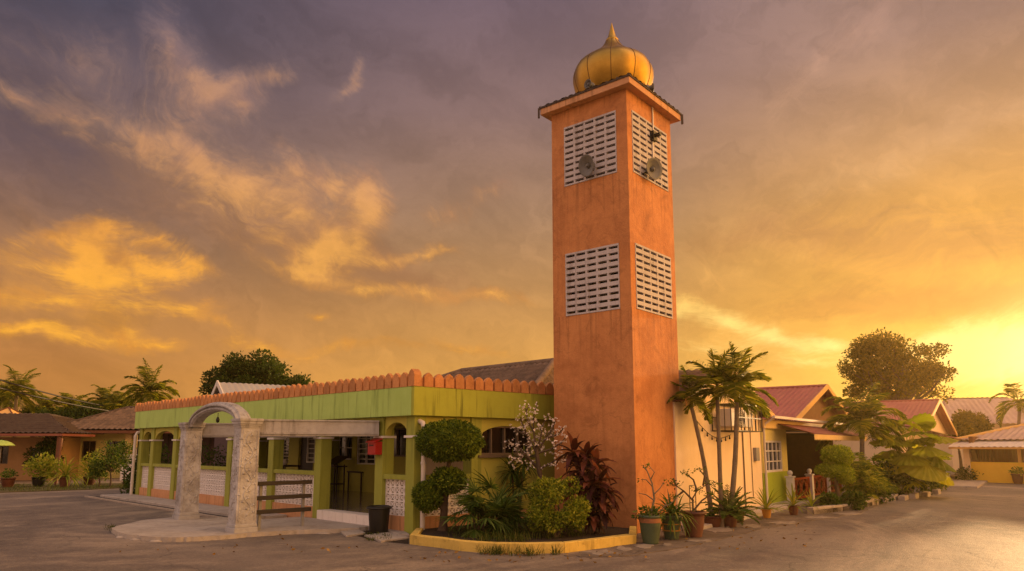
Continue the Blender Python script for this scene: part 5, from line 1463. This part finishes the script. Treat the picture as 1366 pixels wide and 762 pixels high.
# 3 terracotta with bonsai
t, p, b, r, hh = pot_at(926, 716, 28, 32, 'large brown pot holding a small twisted tree with sparse leaves', M['terracotta'])
mb = MB(); mb.lathe(b, [(r + .03, hh * .9), (r + .05, hh * .94), (r + .04, hh * 1.0), (r - .01, hh)], 20); mb.build('rim', M['brownpot'], p)
st = MB(); lf = MB(); c = b + Vector((0, 0, hh * .85))
for L_ in ([(926, 688), (924, 665), (930, 655), (945, 645), (955, 650)], [(925, 668), (912, 655), (902, 648), (893, 645)], [(930, 655), (925, 640), (915, 632)], [(938, 648), (940, 635), (934, 628)], [(926, 680), (936, 668), (948, 660)], [(912, 655), (906, 660), (899, 664)], [(902, 648), (898, 638)]):
    pts = [AT(x, y, b.y + random.uniform(-.08, .08)) for x, y in L_]; pts[0] = c if L_[0][1] > 684 else pts[0]
    st.tube(pts, [.024, .018, .013, .009, .006][:len(pts)], 5)
    for q in pts[2:]: leafball(lf, q + Vector((0, 0, .03)), (.13, .12, .07), 36, .055, depth=.9)
st.build('stem', M['bark'], t); lf.build('foliage', M['f_strap'], t)
mb = MB(); f = Fr(b, S.ea, S.eb)
for a in (-.16, .16): mb.bar(f.p(a, 0, hh * .8), f.p(a, 0, hh + .55), .014)
for z in (.2, .55): mb.bar(f.p(-.16, 0, hh + z), f.p(.16, 0, hh + z), .014)
mb.build('plant_support', M['black'], t)
# 4 low wide pot
t, p, b, r, hh = pot_at(951, 703, 24, 14, 'low wide grey-brown pot at the foot of the leaning palm', M['brownpot'])
lf = MB(); leafball(lf, b + Vector((0, 0, hh)), (.22, .2, .08), 110, .07, depth=.9); lf.build('foliage', M['f_strap'], t)
# 5 cycad-like fern
t, p, b, r, hh = pot_at(974, 703, 20, 16, 'dark pot hidden under a spiky dark green fern between the palms', M['brownpot'])
lf = MB()
for k in range(34):
    a = k * 2.399; e = .1 + 1.25 * k / 33; frond(lf, b + Vector((0, 0, hh)), a, e, .75, 1.0, 16, .17, .028, seg=5, hang=.2)
lf.build('foliage', M['f_fan'], t)
# 6 small pot behind
t, p, b, r, hh = pot_at(987, 697, 13, 19, 'small terracotta pot half hidden behind the spiky fern', M['terracotta'])
lf = MB(); rosette(lf, b + Vector((0, 0, hh)), 20, .3, .04, .2, 1.4, 1.2); lf.build('foliage', M['f_strap'], t)
for px, py, w, h_, lab, m_, L_, n_ in ((1023, 691, 12, 11, 'small yellow pot with a pale spiky plant in front of the cream wall corner', M['yellowpot'], .62, 34), (1059, 687, 13, 12, 'small brown pot with upright pale green leaves by the first fence post', M['terracotta'], .6, 30), (1083, 684, 11, 8, 'small dark bowl with a thin tall plant beside the lattice fence', M['black'], .55, 16)):
    t, p, b, r, hh = pot_at(px, py, w, h_, lab, m_)
    lf = MB(); rosette(lf, b + Vector((0, 0, hh * .95)), n_, L_, .05, .2, 1.5, .9); lf.build('foliage', M['f_yellowgreen'], t)

# ---- palms by the cream wall
GPm = 'slender palms by the cream wall'
def palm_px(b, t, label, r0, r1, **kw):
    base = G(*b, .0); top = AT(*t, base.y + kw.pop('dy', 0)); return palm(base, top, r0, r1, label, group=GPm, **kw)
palm_px((951, 703), (922, 541), 'leftmost slender palm leaning left over the potted plants', .065, .045, nf=13, L=.72, nleaf=24, ll=.32, lw=.032, bend=Vector((.06, 0, 0)), elev=(-.35, 1.35), droop=(1.0, 1.9))
palm_px((963, 704), (957, 531), 'middle slender palm with the straightest trunk in front of the cream wall', .06, .045, nf=15, L=1.02, nleaf=26, ll=.38, lw=.034, elev=(-.3, 1.4), droop=(1.0, 1.8))
palm_px((972, 704), (983, 534), 'rightmost slender palm leaning right with the fullest crown beside the caged air conditioner', .075, .055, nf=18, L=1.12, nleaf=28, ll=.42, lw=.036, bend=Vector((.05, 0, 0)), elev=(-.3, 1.4), droop=(1.0, 1.8))

# ---- raised bed in front of the porch
bedpts = [(1085, 687), (1112, 684), (1150, 679), (1176, 672), (1172, 666), (1120, 668), (1092, 672), (1080, 680)]
bp_ = [G(x, y) for x, y in bedpts]
kb = thing('stone_bed_kerb', bp_[0], 'low grey stone edging round the shrub bed in front of the lattice fence', 'kerb')
for i in range(4):
    a, b = bp_[i], bp_[(i + 1)]
    nseg = max(1, int((b - a).length / .6))
    for k in range(nseg):
        m = MB(); p, q = a.lerp(b, k / nseg), a.lerp(b, (k + 1) / nseg); d = q - p; f = Fr(p, d, (-d.y, d.x)); m.box(f, .012, d.length - .012, 0, .2, -.05, .22 + random.uniform(-.03, .03)); m.build('stone', M['kerbstone'], kb, bevel=.02)
mb = MB(); mb.prism([tuple(p[:2]) for p in bp_[0:8]], 0, .13); tag(mb.build('shrub_bed_soil', M['soil']), kind='stuff')
# cloud topiary
cb = G(1118, 672, .1); Yc = cb.y
t = thing('cloud_topiary', cb, 'topiary clipped into flattened green clouds in front of the dark porch', 'topiary')
mb = MB(); mb.tube([cb, AT(1117, 655, Yc), AT(1113, 625, Yc), AT(1117, 608, Yc)], [.08, .07, .05, .03], 7); mb.build('trunk', M['bark'], t)
s_ = Yc / FPX
for x, y, rx, ry, n_ in ((1117, 608, 20, 13, 2600), (1113, 627, 23, 9, 2400), (1127, 638, 12, 7, 900)):
    lf = MB(); c = AT(x, y, Yc); r = (rx * s_, rx * s_, ry * s_); leafball(lf, c, r, n_, .07, depth=.25, lump=.12); lf.ball(c, tuple(q * .8 for q in r), 12); lf.build('clipped_ball', M['f_lime'], t)
# feathery shrub
fb = G(1152, 670, .1); Yf = fb.y; s_ = Yf / FPX
t = thing('feathery_shrub', fb, 'loose feathery light green shrub right of the cloud topiary', 'shrub')
lf = MB()
for k in range(150):
    a = random.uniform(0, 6.283); e = random.uniform(.1, 1.4); q = fb + Vector((random.gauss(0, .25), random.gauss(0, .2), random.uniform(.2, 1.2)))
    frond(lf, q, a, e, random.uniform(.5, .85), 1.8, 10, .22, .035, seg=4, hang=.6)
lf.build('foliage', M['f_croton'], t)
st = MB()
for k in range(8): st.tube([fb, fb + Vector((random.gauss(0, .2), random.gauss(0, .15), 1.2))], .015, 5)
st.build('stem', M['bark'], t)
# low plants in the bed
for px, py, lab, r_ in ((1108, 677, 'low dark bush at the left end of the stone bed', .25), (1140, 676, 'low leafy bush in the middle of the stone bed', .3), (1172, 668, 'low bush at the right end of the stone bed', .45)):
    b = G(px, py, .1); t = thing('low_bush', b, lab, 'shrub', 'low bushes in the stone bed'); lf = MB(); leafball(lf, b + Vector((0, 0, r_ * .7)), (r_ * 1.1, r_, r_ * .8), 900, .11, depth=.7, lump=.5); lf.build('foliage', M['f_ficus'], t)
    st = MB(); st.tube([b, b + Vector((0, 0, r_))], .03, 5); st.build('stem', M['bark'], t)
# palm above the awning
pb = G(1150, 664); 
palm(pb, AT(1150, 584, pb.y), .11, .08, 'short feather palm whose crown spreads over the rust red awning', nf=24, L=1.9, nleaf=34, ll=.6, lw=.06, elev=(-.1, 1.35), droop=(1.3, 2.3), hang=.9)
# large pleated fan palm
lb = G(1212, 664); Yl = lb.y; s_ = Yl / FPX
t = thing('large_fan_palm', lb, 'large palm with broad pleated fan leaves glowing in the low sun', 'palm')
mb = MB(); st = MB()
st.tube([lb, AT(1210, 640, Yl), AT(1213, 606, Yl)], [.16, .14, .1], 9)
hub = AT(1213, 606, Yl)
for k in range(24):
    a = k * 2.399; e = -.15 + 1.45 * k / 23
    d = Vector((math.cos(a) * math.cos(e), math.sin(a) * math.cos(e), math.sin(e)))
    pleatfan(mb, hub + Vector((0, 0, -.3 + .5 * k / 23)), d, random.uniform(.55, 1.2), random.uniform(.6, .85), cup=.4)
for k in range(10):
    a = k * 2.399; e = random.uniform(-.1, .6); fanleaf(mb, lb + Vector((random.uniform(-.5, .5), random.uniform(-.3, .3), random.uniform(.4, .9))), Vector((math.cos(a) * math.cos(e), math.sin(a) * math.cos(e), math.sin(e))), .4, 14, .6, .14, 3.4, .7)
mb.build('foliage', M['f_licuala'], t); st.build('trunk', M['palmbark'], t)
for px, py, rw, rh, lab, m_ in ((1190, 664, 24, 24, 'dark bushy shrub below the left side of the large fan palm', 'f_ficus'), (1232, 659, 20, 30, 'leafy shrub under the right side of the large fan palm', 'f_ficus'), (1252, 655, 10, 18, 'small upright shrub against the pale front wall', 'f_croton')):
    b = G(px, py); s_ = b.y / FPX; t = thing('garden_shrub', b, lab, 'shrub', 'shrubs round the large fan palm'); lf = MB(); leafball(lf, b + Vector((0, 0, rh * s_)), (rw * s_, rw * s_, rh * s_), 1500, .16, depth=.7, lump=.5); lf.build('foliage', M[m_], t)
    st = MB(); st.tube([b, b + Vector((0, 0, rh * s_))], .05, 5); st.build('stem', M['bark'], t)
mb = MB()
for k, (x, y) in enumerate([(1180, 668), (1192, 667), (1206, 667), (1220, 665), (1236, 662), (1250, 659)]):
    p = G(x, y); m = MB(); mb.box(Fr(p, S.ea, S.eb), -.45, .4, -.1, .12, -.02, .16 + .03 * (k % 2))
tag(mb.build('garden_kerb', M['kerbstone'], bevel=.02), kind='structure')
# plants at the yellow wall
for px, py, lab in ((1312, 644, 'small bush growing at the foot of the yellow wall'), (1290, 644, 'dark bush beside the pillar left of the yellow wall')):
    b = G(px, py - 1); t = thing('garden_shrub', b, lab, 'shrub'); lf = MB(); leafball(lf, b + Vector((0, 0, .35)), (.5, .4, .42), 500, .15, depth=.8, lump=.5); lf.build('foliage', M['f_dark'], t)
    st = MB(); st.tube([b, b + Vector((0, 0, .35))], .04, 5); st.build('stem', M['bark'], t)
wp = G(1362, 645.2) - YF.eb * .35
t, p = potted(wp, .26, .5, 'round terracotta planter standing against the yellow wall', M['terracotta'], 'planters at the street end')
lf = MB(); leafball(lf, wp + Vector((0, 0, .6)), (.3, .3, .2), 200, .12, depth=.8); lf.build('foliage', M['f_croton'], t)
# big round tree
def crown_px(px, py, rx, ry, Y): s_ = Y / FPX; return (AT(px, py, Y), (rx * s_, rx * s_ * .9, ry * s_))
cp = crown_px(1194, 494, 72, 54, 52)
random.seed(5)
tree((cp[0].x, cp[0].y, 0), 'big dark round-crowned tree rising behind the red roofs against the glowing sky', cp, 105, 190, .22, M['f_tree'], trunkr=.42, clumpr=.72, lo=-.8)
# small trees between the roofs at the street end
for px, py, rx, ry, Y, lab in ((1290, 568, 14, 16, 50, 'bushy tree between the far roofs, left one'), (1306, 566, 7, 14, 50, 'columnar small tree between the far roofs'), (1277, 575, 12, 14, 48, 'low bushy tree beside the faded red gable')):
    cp = crown_px(px, py, rx, ry, Y); tree((cp[0].x, Y, 0), lab, cp, 14, 160, .22, M['f_tree'], trunkr=.12, clumpr=.45, group='small trees between the far roofs')
pb = AT(1352, 600, 44); pb.z = 0
palm(pb, AT(1360, 548, 44), .14, .09, 'palm with drooping fronds in front of the setting sun at the far right', nf=13, L=2.0, nleaf=20, ll=.6, lw=.07, droop=(1.8, 2.8), elev=(-.4, 1.2))

# ================================================================== LEFT SIDE
# grass verge and the pale lane behind it
mb = MB(); mb.prism([tuple(G(x, y)[:2]) for x, y in [(-260, 668), (-60, 661), (0, 657.5), (60, 655.5), (120, 653.5), (180, 650.5), (195, 646), (120, 644.5), (0, 647), (-260, 652)]], -.05, .035); tag(mb.build('verge_earth', mat('verge_earth', '#4e4a2a', .95, var=.8, scale=.8, dark='#5c4c36', bump=.6)), kind='structure')
mb = MB(); mb.sheet([tuple(G(x, y)[:2]) for x, y in [(-260, 651), (0, 646.5), (120, 644), (195, 645.5), (215, 640), (120, 636.5), (0, 638), (-260, 640)]], .006); tag(mb.build('lane_pavement', mat('pale_lane', '#857565', .9, var=.5, scale=.6)), kind='structure')
mb = MB()
pts = []
for _ in range(420):
    x = random.uniform(-120, 185); pts.append(G(x, random.uniform(647.5, 656.5 - .028 * max(0, x)), .03))
grass_tufts(mb, pts, 9, .13, .22); tag(mb.build('verge_grass', M['f_grass']), kind='stuff')

# near bungalow with brown tiled hip roof
Yh = 43.0
hx = lambda px, Y=Yh: (px - 683) / FPX * Y
L1 = Fr((hx(112), Yh), (1, .08), (-.08, 1))
lh = thing('tiled_bungalow', (hx(112), Yh, 0), 'cream bungalow with brown clay tiled hip roof and dark windows left of the prayer hall', 'house')
W1 = 6.2
mb = MB(); wall_with_holes(mb, L1, -1.0, 3.0, 0, 2.75, 0, .2, [(.15, .95, 1.0, 2.2), (1.55, 2.6, 1.0, 2.2)]); mb.build('front_wall', M['paleyellow'], lh)
window(lh, L1, .16, .94, 1.0, 2.2, .08, 2, 1); window(lh, L1, 1.56, 2.59, 1.0, 2.2, .08, 3, 1)
mb = MB(); mb.box(L1, 3.0, 9.5, .8, 1.0, 0, 2.75); mb.build('side_wall', M['purplewall'], lh)
mb = MB(); mb.box(L1, -1.0, -.8, .2, 6, 0, 2.75); mb.build('side_wall', M['paleyellow'], lh)
mb = MB(); k = 3.3
while k < 8: mb.box(L1, k, k + .06, .76, .795, .2, 2.6); k += .5
mb.build('panel_strips', M['darkwood'], lh)
mb = MB(); mb.box(L1, 2.95, 3.3, -.75, -.4, 0, 2.8); mb.build('porch_column', M['creamtrim'], lh)
zE, zR = 2.85, 4.35
a0, a1, b0, b1 = -1.3, 11, -1.4, 7.5
pA, pB, pC, pD = L1.p(a0, b0, zE), L1.p(a1, b0, zE), L1.p(a1, b1, zE), L1.p(a0, b1, zE); q1, q2 = L1.p(a0 + 2.6, 3, zR), L1.p(a1 - 4, 3, zR)
mb = MB()
for P in ([pA, pB, q2, q1], [pD, pA, q1], [pB, pC, q2], [pC, pD, q1, q2]): roof_plane(mb, P, .3, .035, .42, .035)
rr = mb.build('roof', M['tile'], lh)
mb = MB(); ridge(mb, pA, q1, .1); ridge(mb, q1, q2, .1); mb.build('ridge_tile', M['tile2'], rr)
mb = MB(); mb.box(L1, a0 + .02, a1, b0 - .02, b0 + .06, zE - .22, zE - .06); mb.box(L1, a0 + .02, a0 + .1, b0 + .06, b1, zE - .22, zE - .06); mb.build('eaves_board', M['brownwood'], rr)
mb = MB(); mb.box(L1, a0 + .1, a1, b0 + .1, b1 - .1, zE - .10, zE - .05); mb.build('soffit', M['darkwood'], lh)

# dark tiled house farther left with carport
L2 = Fr((hx(-40, 39), 39), (1, .05), (-.05, 1))
l2 = thing('dark_roof_house', L2.p(0, 0, 0), 'orange walled house with a dark tiled roof and flat carport at the left edge', 'house')
W2 = 6.0
mb = MB(); wall_with_holes(mb, L2, -5, 3.9, 0, 2.4, 1.4, 1.6, [(2.6, 3.6, .9, 1.8), (.6, 1.5, .9, 1.9)]); mb.build('front_wall', M['orangewall'], l2)
window(l2, L2, 2.61, 3.59, .9, 1.8, 1.45, 2, 1); window(l2, L2, .61, 1.49, .9, 1.9, 1.45, 2, 1)
mb = MB(); mb.box(L2, 3.9, 4.1, 1.4, 8, 0, 2.4); mb.build('side_wall', M['orangewall'], l2)
mb = MB(); mb.box(L2, -6, 6.0, -1.6, 1.7, 2.42, 2.54); mb.build('carport_roof', M['awning'], l2)
for a in (0.3, 5.7):
    mb = MB(); mb.box(L2, a, a + .14, -1.5, -1.36, 0, 2.42); mb.build('carport_post', M['brownwood'], l2)
pA, pB, pC, pD = L2.p(-6, .3, 2.6), L2.p(5.4, .3, 2.6), L2.p(5.4, 10, 2.6), L2.p(-6, 10, 2.6); q1, q2 = L2.p(-2, 4.5, 3.85), L2.p(1.6, 4.5, 3.85)
mb = MB()
for P in ([pA, pB, q2, q1], [pD, pA, q1], [pB, pC, q2], [pC, pD, q1, q2]): roof_plane(mb, P, .3, .035, .42, .035)
rr = mb.build('roof', M['tile2'], l2)
# pyramid shade roof peeking over it
gz = AT(10, 558, 50); gz.z = 0
gt = thing('shade_pavilion', gz, 'yellowish pyramid shade roof peeking over the dark tiled house', 'pavilion')
GF = Fr(gz, (1, .1), (-.1, 1)); mb = MB(); ap = GF.p(0, 0, 4.55)
for a, b in (((-1.3, -1.3), (1.3, -1.3)), ((1.3, -1.3), (1.3, 1.3)), ((1.3, 1.3), (-1.3, 1.3)), ((-1.3, 1.3), (-1.3, -1.3))):
    mb.slab([GF.p(*a, 3.6), GF.p(*b, 3.6), ap], .03)
mb.build('shade_roof', M['barge'], gt)
mb = MB()
for a in ((-1.3, -1.3), (1.3, -1.3), (1.3, 1.3), (-1.3, 1.3)): mb.bar(GF.p(*a, 3.62), ap + Vector((0, 0, .03)), .07)
mb.build('hip_rib', M['brownwood'], gt)
for a in ((-1.25, -1.25), (1.25, -1.25), (1.25, 1.25), (-1.25, 1.25)):
    mb = MB(); mb.bar(GF.p(*a, 0), GF.p(*a, 3.6), .1); mb.build('post', M['brownwood'], gt)
# pale low wall and house gate by the hall
mb = MB(); p = AT(178, 618, 40); f = Fr((p.x, p.y), (1, 0), (0, 1)); mb.box(f, -.7, .7, 0, .3, 0, 1.35); mb.box(f, -.75, .75, -.05, .35, 1.35, 1.42)
tag(mb.build('pale_wall_block', M['white'], origin=(p.x, p.y, 0), bevel=.02), 'short pale masonry wall in front of the maroon house wall', 'wall')
# far garden umbrella
up = G(-4, 646); ut = thing('garden_umbrella', up, 'green garden umbrella at the left edge over potted plants', 'umbrella')
mb = MB(); mb.tube([up, up + Vector((0, 0, 2.1))], .025, 6); mb.build('pole', M['grey'], ut)
mb = MB(); mb.lathe(up, [(.001, 2.2), (.25, 2.15), (.45, 2.06), (.6, 1.93), (.59, 1.91), (.43, 2.03), (.25, 2.12), (.001, 2.17)], 10, smooth=False); mb.build('canopy', M['green'], ut)
# plants and pots along the verge
GV = 'potted plants along the grass verge'
def vpot(px, py, w, h, lab, m): 
    b = G(px, py, .035); s = b.y / FPX
    t, p = potted(b, w * s / 2, h * s, lab, m, GV); return t, b, w * s / 2, h * s, s
t, b, r, hh, s_ = vpot(10, 650, 16, 12, 'round brown pot with a small plant at the far left of the verge', M['brownpot'])
lf = MB(); leafball(lf, b + Vector((0, 0, hh + .15)), (.3, .3, .22), 220, .12, depth=.8); lf.build('foliage', M['f_strap'], t)
t, b, r, hh, s_ = vpot(51, 649, 16, 12, 'dark pot with a bushy yellow and orange tinged croton', M['black'])
lf = MB(); leafball(lf, b + Vector((.2, 0, hh + .45)), (.75, .5, .5), 900, .16, depth=.8, lump=.5); lf.build('foliage', M['f_yellowgreen'], t)
st = MB(); st.tube([b + Vector((0, 0, hh * .8)), b + Vector((.2, 0, hh + .5))], .03, 5); st.build('stem', M['bark'], t)
t, b, r, hh, s_ = vpot(86, 650, 14, 13, 'brown pot with arching grassy leaves beside a leaning post', M['terracotta'])
lf = MB(); rosette(lf, b + Vector((0, 0, hh)), 60, 1.1, .07, .2, 1.5, 1.6); lf.build('foliage', M['f_yellowgreen'], t)
t, b, r, hh, s_ = vpot(119, 647, 15, 11, 'dark brown pot with a loose pale green shrub left of the young trees', M['brownpot'])
lf = MB(); rosette(lf, b + Vector((0, 0, hh)), 70, 1.2, .05, .3, 1.5, 1.4); leafball(lf, b + Vector((.1, 0, hh + .7)), (.5, .4, .5), 300, .12, depth=.9); lf.build('foliage', M['f_yellowgreen'], t)
# leaning post
p0, p1 = G(74, 648), AT(82, 585, G(74, 648).y + .4); mb = MB(); mb.tube([p0, p1], .07, 7)
tag(mb.build('leaning_post', M['brownwood'], origin=p0), 'leaning dark wooden post between the verge pots', 'post')
# cloud bonsai in the yard
b = G(55, 643); t = thing('cloud_tree', b, 'small yard tree with layered dark green pads behind the verge', 'tree'); s_ = b.y / FPX
st = MB(); lf = MB(); st.tube([b, AT(56, 625, b.y), AT(60, 605, b.y)], [.1, .08, .04], 7)
for x, y, rx, ry in ((52, 606, 18, 8), (68, 600, 12, 6), (45, 618, 11, 5), (72, 612, 10, 6), (70, 588, 10, 7), (62, 594, 12, 5)):
    c = AT(x, y, b.y + random.uniform(-.3, .3)); leafball(lf, c, (rx * s_, rx * s_, ry * s_), 420, .13, depth=.6, lump=.3); st.tube([AT(58, 615, b.y), c], [.05, .015], 5)
st.build('trunk', M['bark'], t); lf.build('foliage', M['f_dark'], t)
# young trees on the verge
for px, py, rx, ry, cy, lab in ((146, 651, 16, 21, 614, 'slim young tree with airy olive foliage on the verge'), (164, 648, 10, 18, 604, 'second slimmer young tree close to the prayer hall corner'), (131, 651, 8, 13, 626, 'low airy young tree left of the taller one on the verge')):
    b = G(px, py); c = AT(px + 2, cy, b.y); s_ = b.y / FPX
    tree(b, lab, (c, (rx * s_, rx * s_, ry * s_)), 20, 55, .11, M['f_strap'], trunkr=.045, clumpr=.32, lo=-.9, group='young trees on the verge')
b = G(181, 660); t = thing('dark_shrub', b, 'dense dark shrub right beside the drainpipe at the far corner of the prayer hall', 'shrub'); lf = MB()
for dx, z, r_ in ((0, .45, .42), (.12, .95, .4), (-.15, .8, .36), (.1, 1.25, .3), (-.1, .3, .4)): leafball(lf, b + Vector((dx, 0, z)), (r_, r_, r_), 420, .11, depth=.6, lump=.4)
lf.build('foliage', M['f_ficus'], t); st = MB(); st.tube([b, b + Vector((0, 0, 1))], .04, 5); st.build('stem', M['bark'], t)
# shrubs glimpsed through the open far end of the porch
for px, py, r_, lab in ((240, 612, .8, 'round green bush seen through the far open bays of the porch'), (214, 612, .7, 'second bush seen through the leftmost bay of the porch')):
    p = H.p(LU + 2.2, 1.5 + (px - 214) * .08, 0); t = thing('garden_shrub', p, lab, 'shrub'); lf = MB(); leafball(lf, p + Vector((0, 0, 1.0)), (r_, r_, .9), 900, .13, depth=.6, lump=.4); lf.build('foliage', M['f_dark'], t)
    st = MB(); st.tube([p, p + Vector((0, 0, 1))], .05, 5); st.build('stem', M['bark'], t)

# palms and trees behind the left houses
GPb = 'coconut palms behind the left houses'
for px, py, Y, L, lab in ((22, 524, 62, 3.3, 'tall coconut palm at the far left touching the power lines'), (200, 524, 52, 3.0, 'coconut palm rising over the left end of the orange parapet'), (60, 548, 70, 2.8, 'coconut palm low behind the dark tiled roof'),
                      (92, 545, 72, 2.8, 'coconut palm in the middle of the row behind the roofs'), (140, 538, 66, 2.6, 'coconut palm just above the ridge of the brown tiled roof'), (112, 550, 78, 2.6, 'small far coconut palm between two taller ones'), (160, 545, 60, 2.4, 'coconut palm right of the brown roof ridge'), (0, 530, 70, 2.8, 'coconut palm cut by the left edge of the photo')):
    top = AT(px, py, Y); L *= .78; base = Vector((top.x + random.uniform(-.8, .8), Y, 0))
    palm(base, top, .2, .14, lab, nf=26, L=L, nleaf=30, ll=.8, lw=.08, shaft=False, elev=(-.5, 1.35), droop=(1.2, 2.3), group=GPb, hang=.9)
for px, py, rx, ry, Y, lab in ((85, 566, 30, 14, 60, 'dark bushy tree behind the dark tiled house'), (45, 562, 22, 10, 64, 'low dark tree under the leftmost palms'), (120, 560, 20, 14, 58, 'dark bushy tree left of the brown tiled roof'), (150, 552, 16, 12, 62, 'dark tree behind the brown roof ridge'), (180, 560, 20, 14, 66, 'dark tree between the brown roof and the prayer hall')):
    cp = crown_px(px, py, rx, ry, Y); tree((cp[0].x, Y, 0), lab, cp, 20, 200, .3, M['f_dark'], trunkr=.2, clumpr=.8, group='bushy trees behind the left houses')
cp = crown_px(343, 516, 66, 32, 50)
cp = (cp[0], (cp[1][0], cp[1][0] * .8, cp[1][2] * 1.25))
tree((cp[0].x, cp[0].y, 0), 'broad dark green tree rising behind the orange parapet', cp, 60, 260, .24, M['f_dark'], trunkr=.4, clumpr=.8, lo=-.3)
# grey metal gable roof behind the parapet
pk = AT(291, 510, 33); MF = Fr(pk, (.96, .28), (-.28, .96))
mg = thing('metal_roof_building', (pk.x, pk.y, 0), 'building with grey corrugated gable roof and pale gable boards just behind the prayer hall parapet', 'building')
zp = pk.z; hw_ = 1.9; dz_ = .95
mb = MB(); 
GFm = Fr(pk, (-.55, .83), (.83, .55))  # a across the gable, b along the ridge
for sg in (-1, 1): roof_plane(mb, [GFm.p(sg * hw_ * 1.6, 0, zp - dz_ * 1.6), GFm.p(sg * hw_ * 1.6, 9, zp - dz_ * 1.6), GFm.p(0, 9, zp), GFm.p(0, 0, zp)], .25, .018)
rr = mb.build('roof', M['greyroof'], mg)
mb = MB()
for sg in (-1, 1): mb.bar(GFm.p(sg * hw_ * 1.62, -.03, zp - dz_ * 1.62 - .03), GFm.p(0, -.03, zp - .02), .05, .24)
mb.build('barge_board', M['white'], rr)
mb = MB(); V = [GFm.p(-2.6, .5, 0), GFm.p(2.6, .5, 0), GFm.p(2.6, .5, zp - 1.4), GFm.p(0, .5, zp - .12), GFm.p(-2.6, .5, zp - 1.4)]; V2 = [v + GFm.eb * 8 for v in V]; n_ = 5
mb.add(V + V2, [tuple(range(n_)), tuple(range(2 * n_ - 1, n_ - 1, -1))] + [(i, n_ + i, n_ + (i + 1) % n_, (i + 1) % n_) for i in range(n_)]); mb.build('wall', M['purplewall'], mg)
# power lines
for (x0, y0, x1, y1, lab) in ((-60, 489, 175, 548, 'upper black power line sagging over the left houses'), (-60, 503, 200, 556, 'lower black power line sagging over the left houses')):
    p, q = AT(x0, y0, 40), AT(x1, y1, 64); mb = MB(); mb.tube([p.lerp(q, k / 16) - Vector((0, 0, .25 * math.sin(math.pi * k / 16))) for k in range(17)], .05, 5)
    tag(mb.build('power_line', M['black'], origin=p), lab, 'power line', 'power lines over the left houses')

# ================================================================== HAZE
m, n = newmat('evening_haze')
v = n('ShaderNodeVolumePrincipled', {'Color': (1, .70, .30, 1), 'Density': .0005, 'Anisotropy': .72})
n('ShaderNodeOutputMaterial', {1: v.outputs[0]})
mb = MB(); mb.box(WORLD, -520, 520, -320, 620, -1, 13.2); m.cycles.homogeneous_volume = True; hz = mb.build('haze', m); tag(hz, kind='stuff')
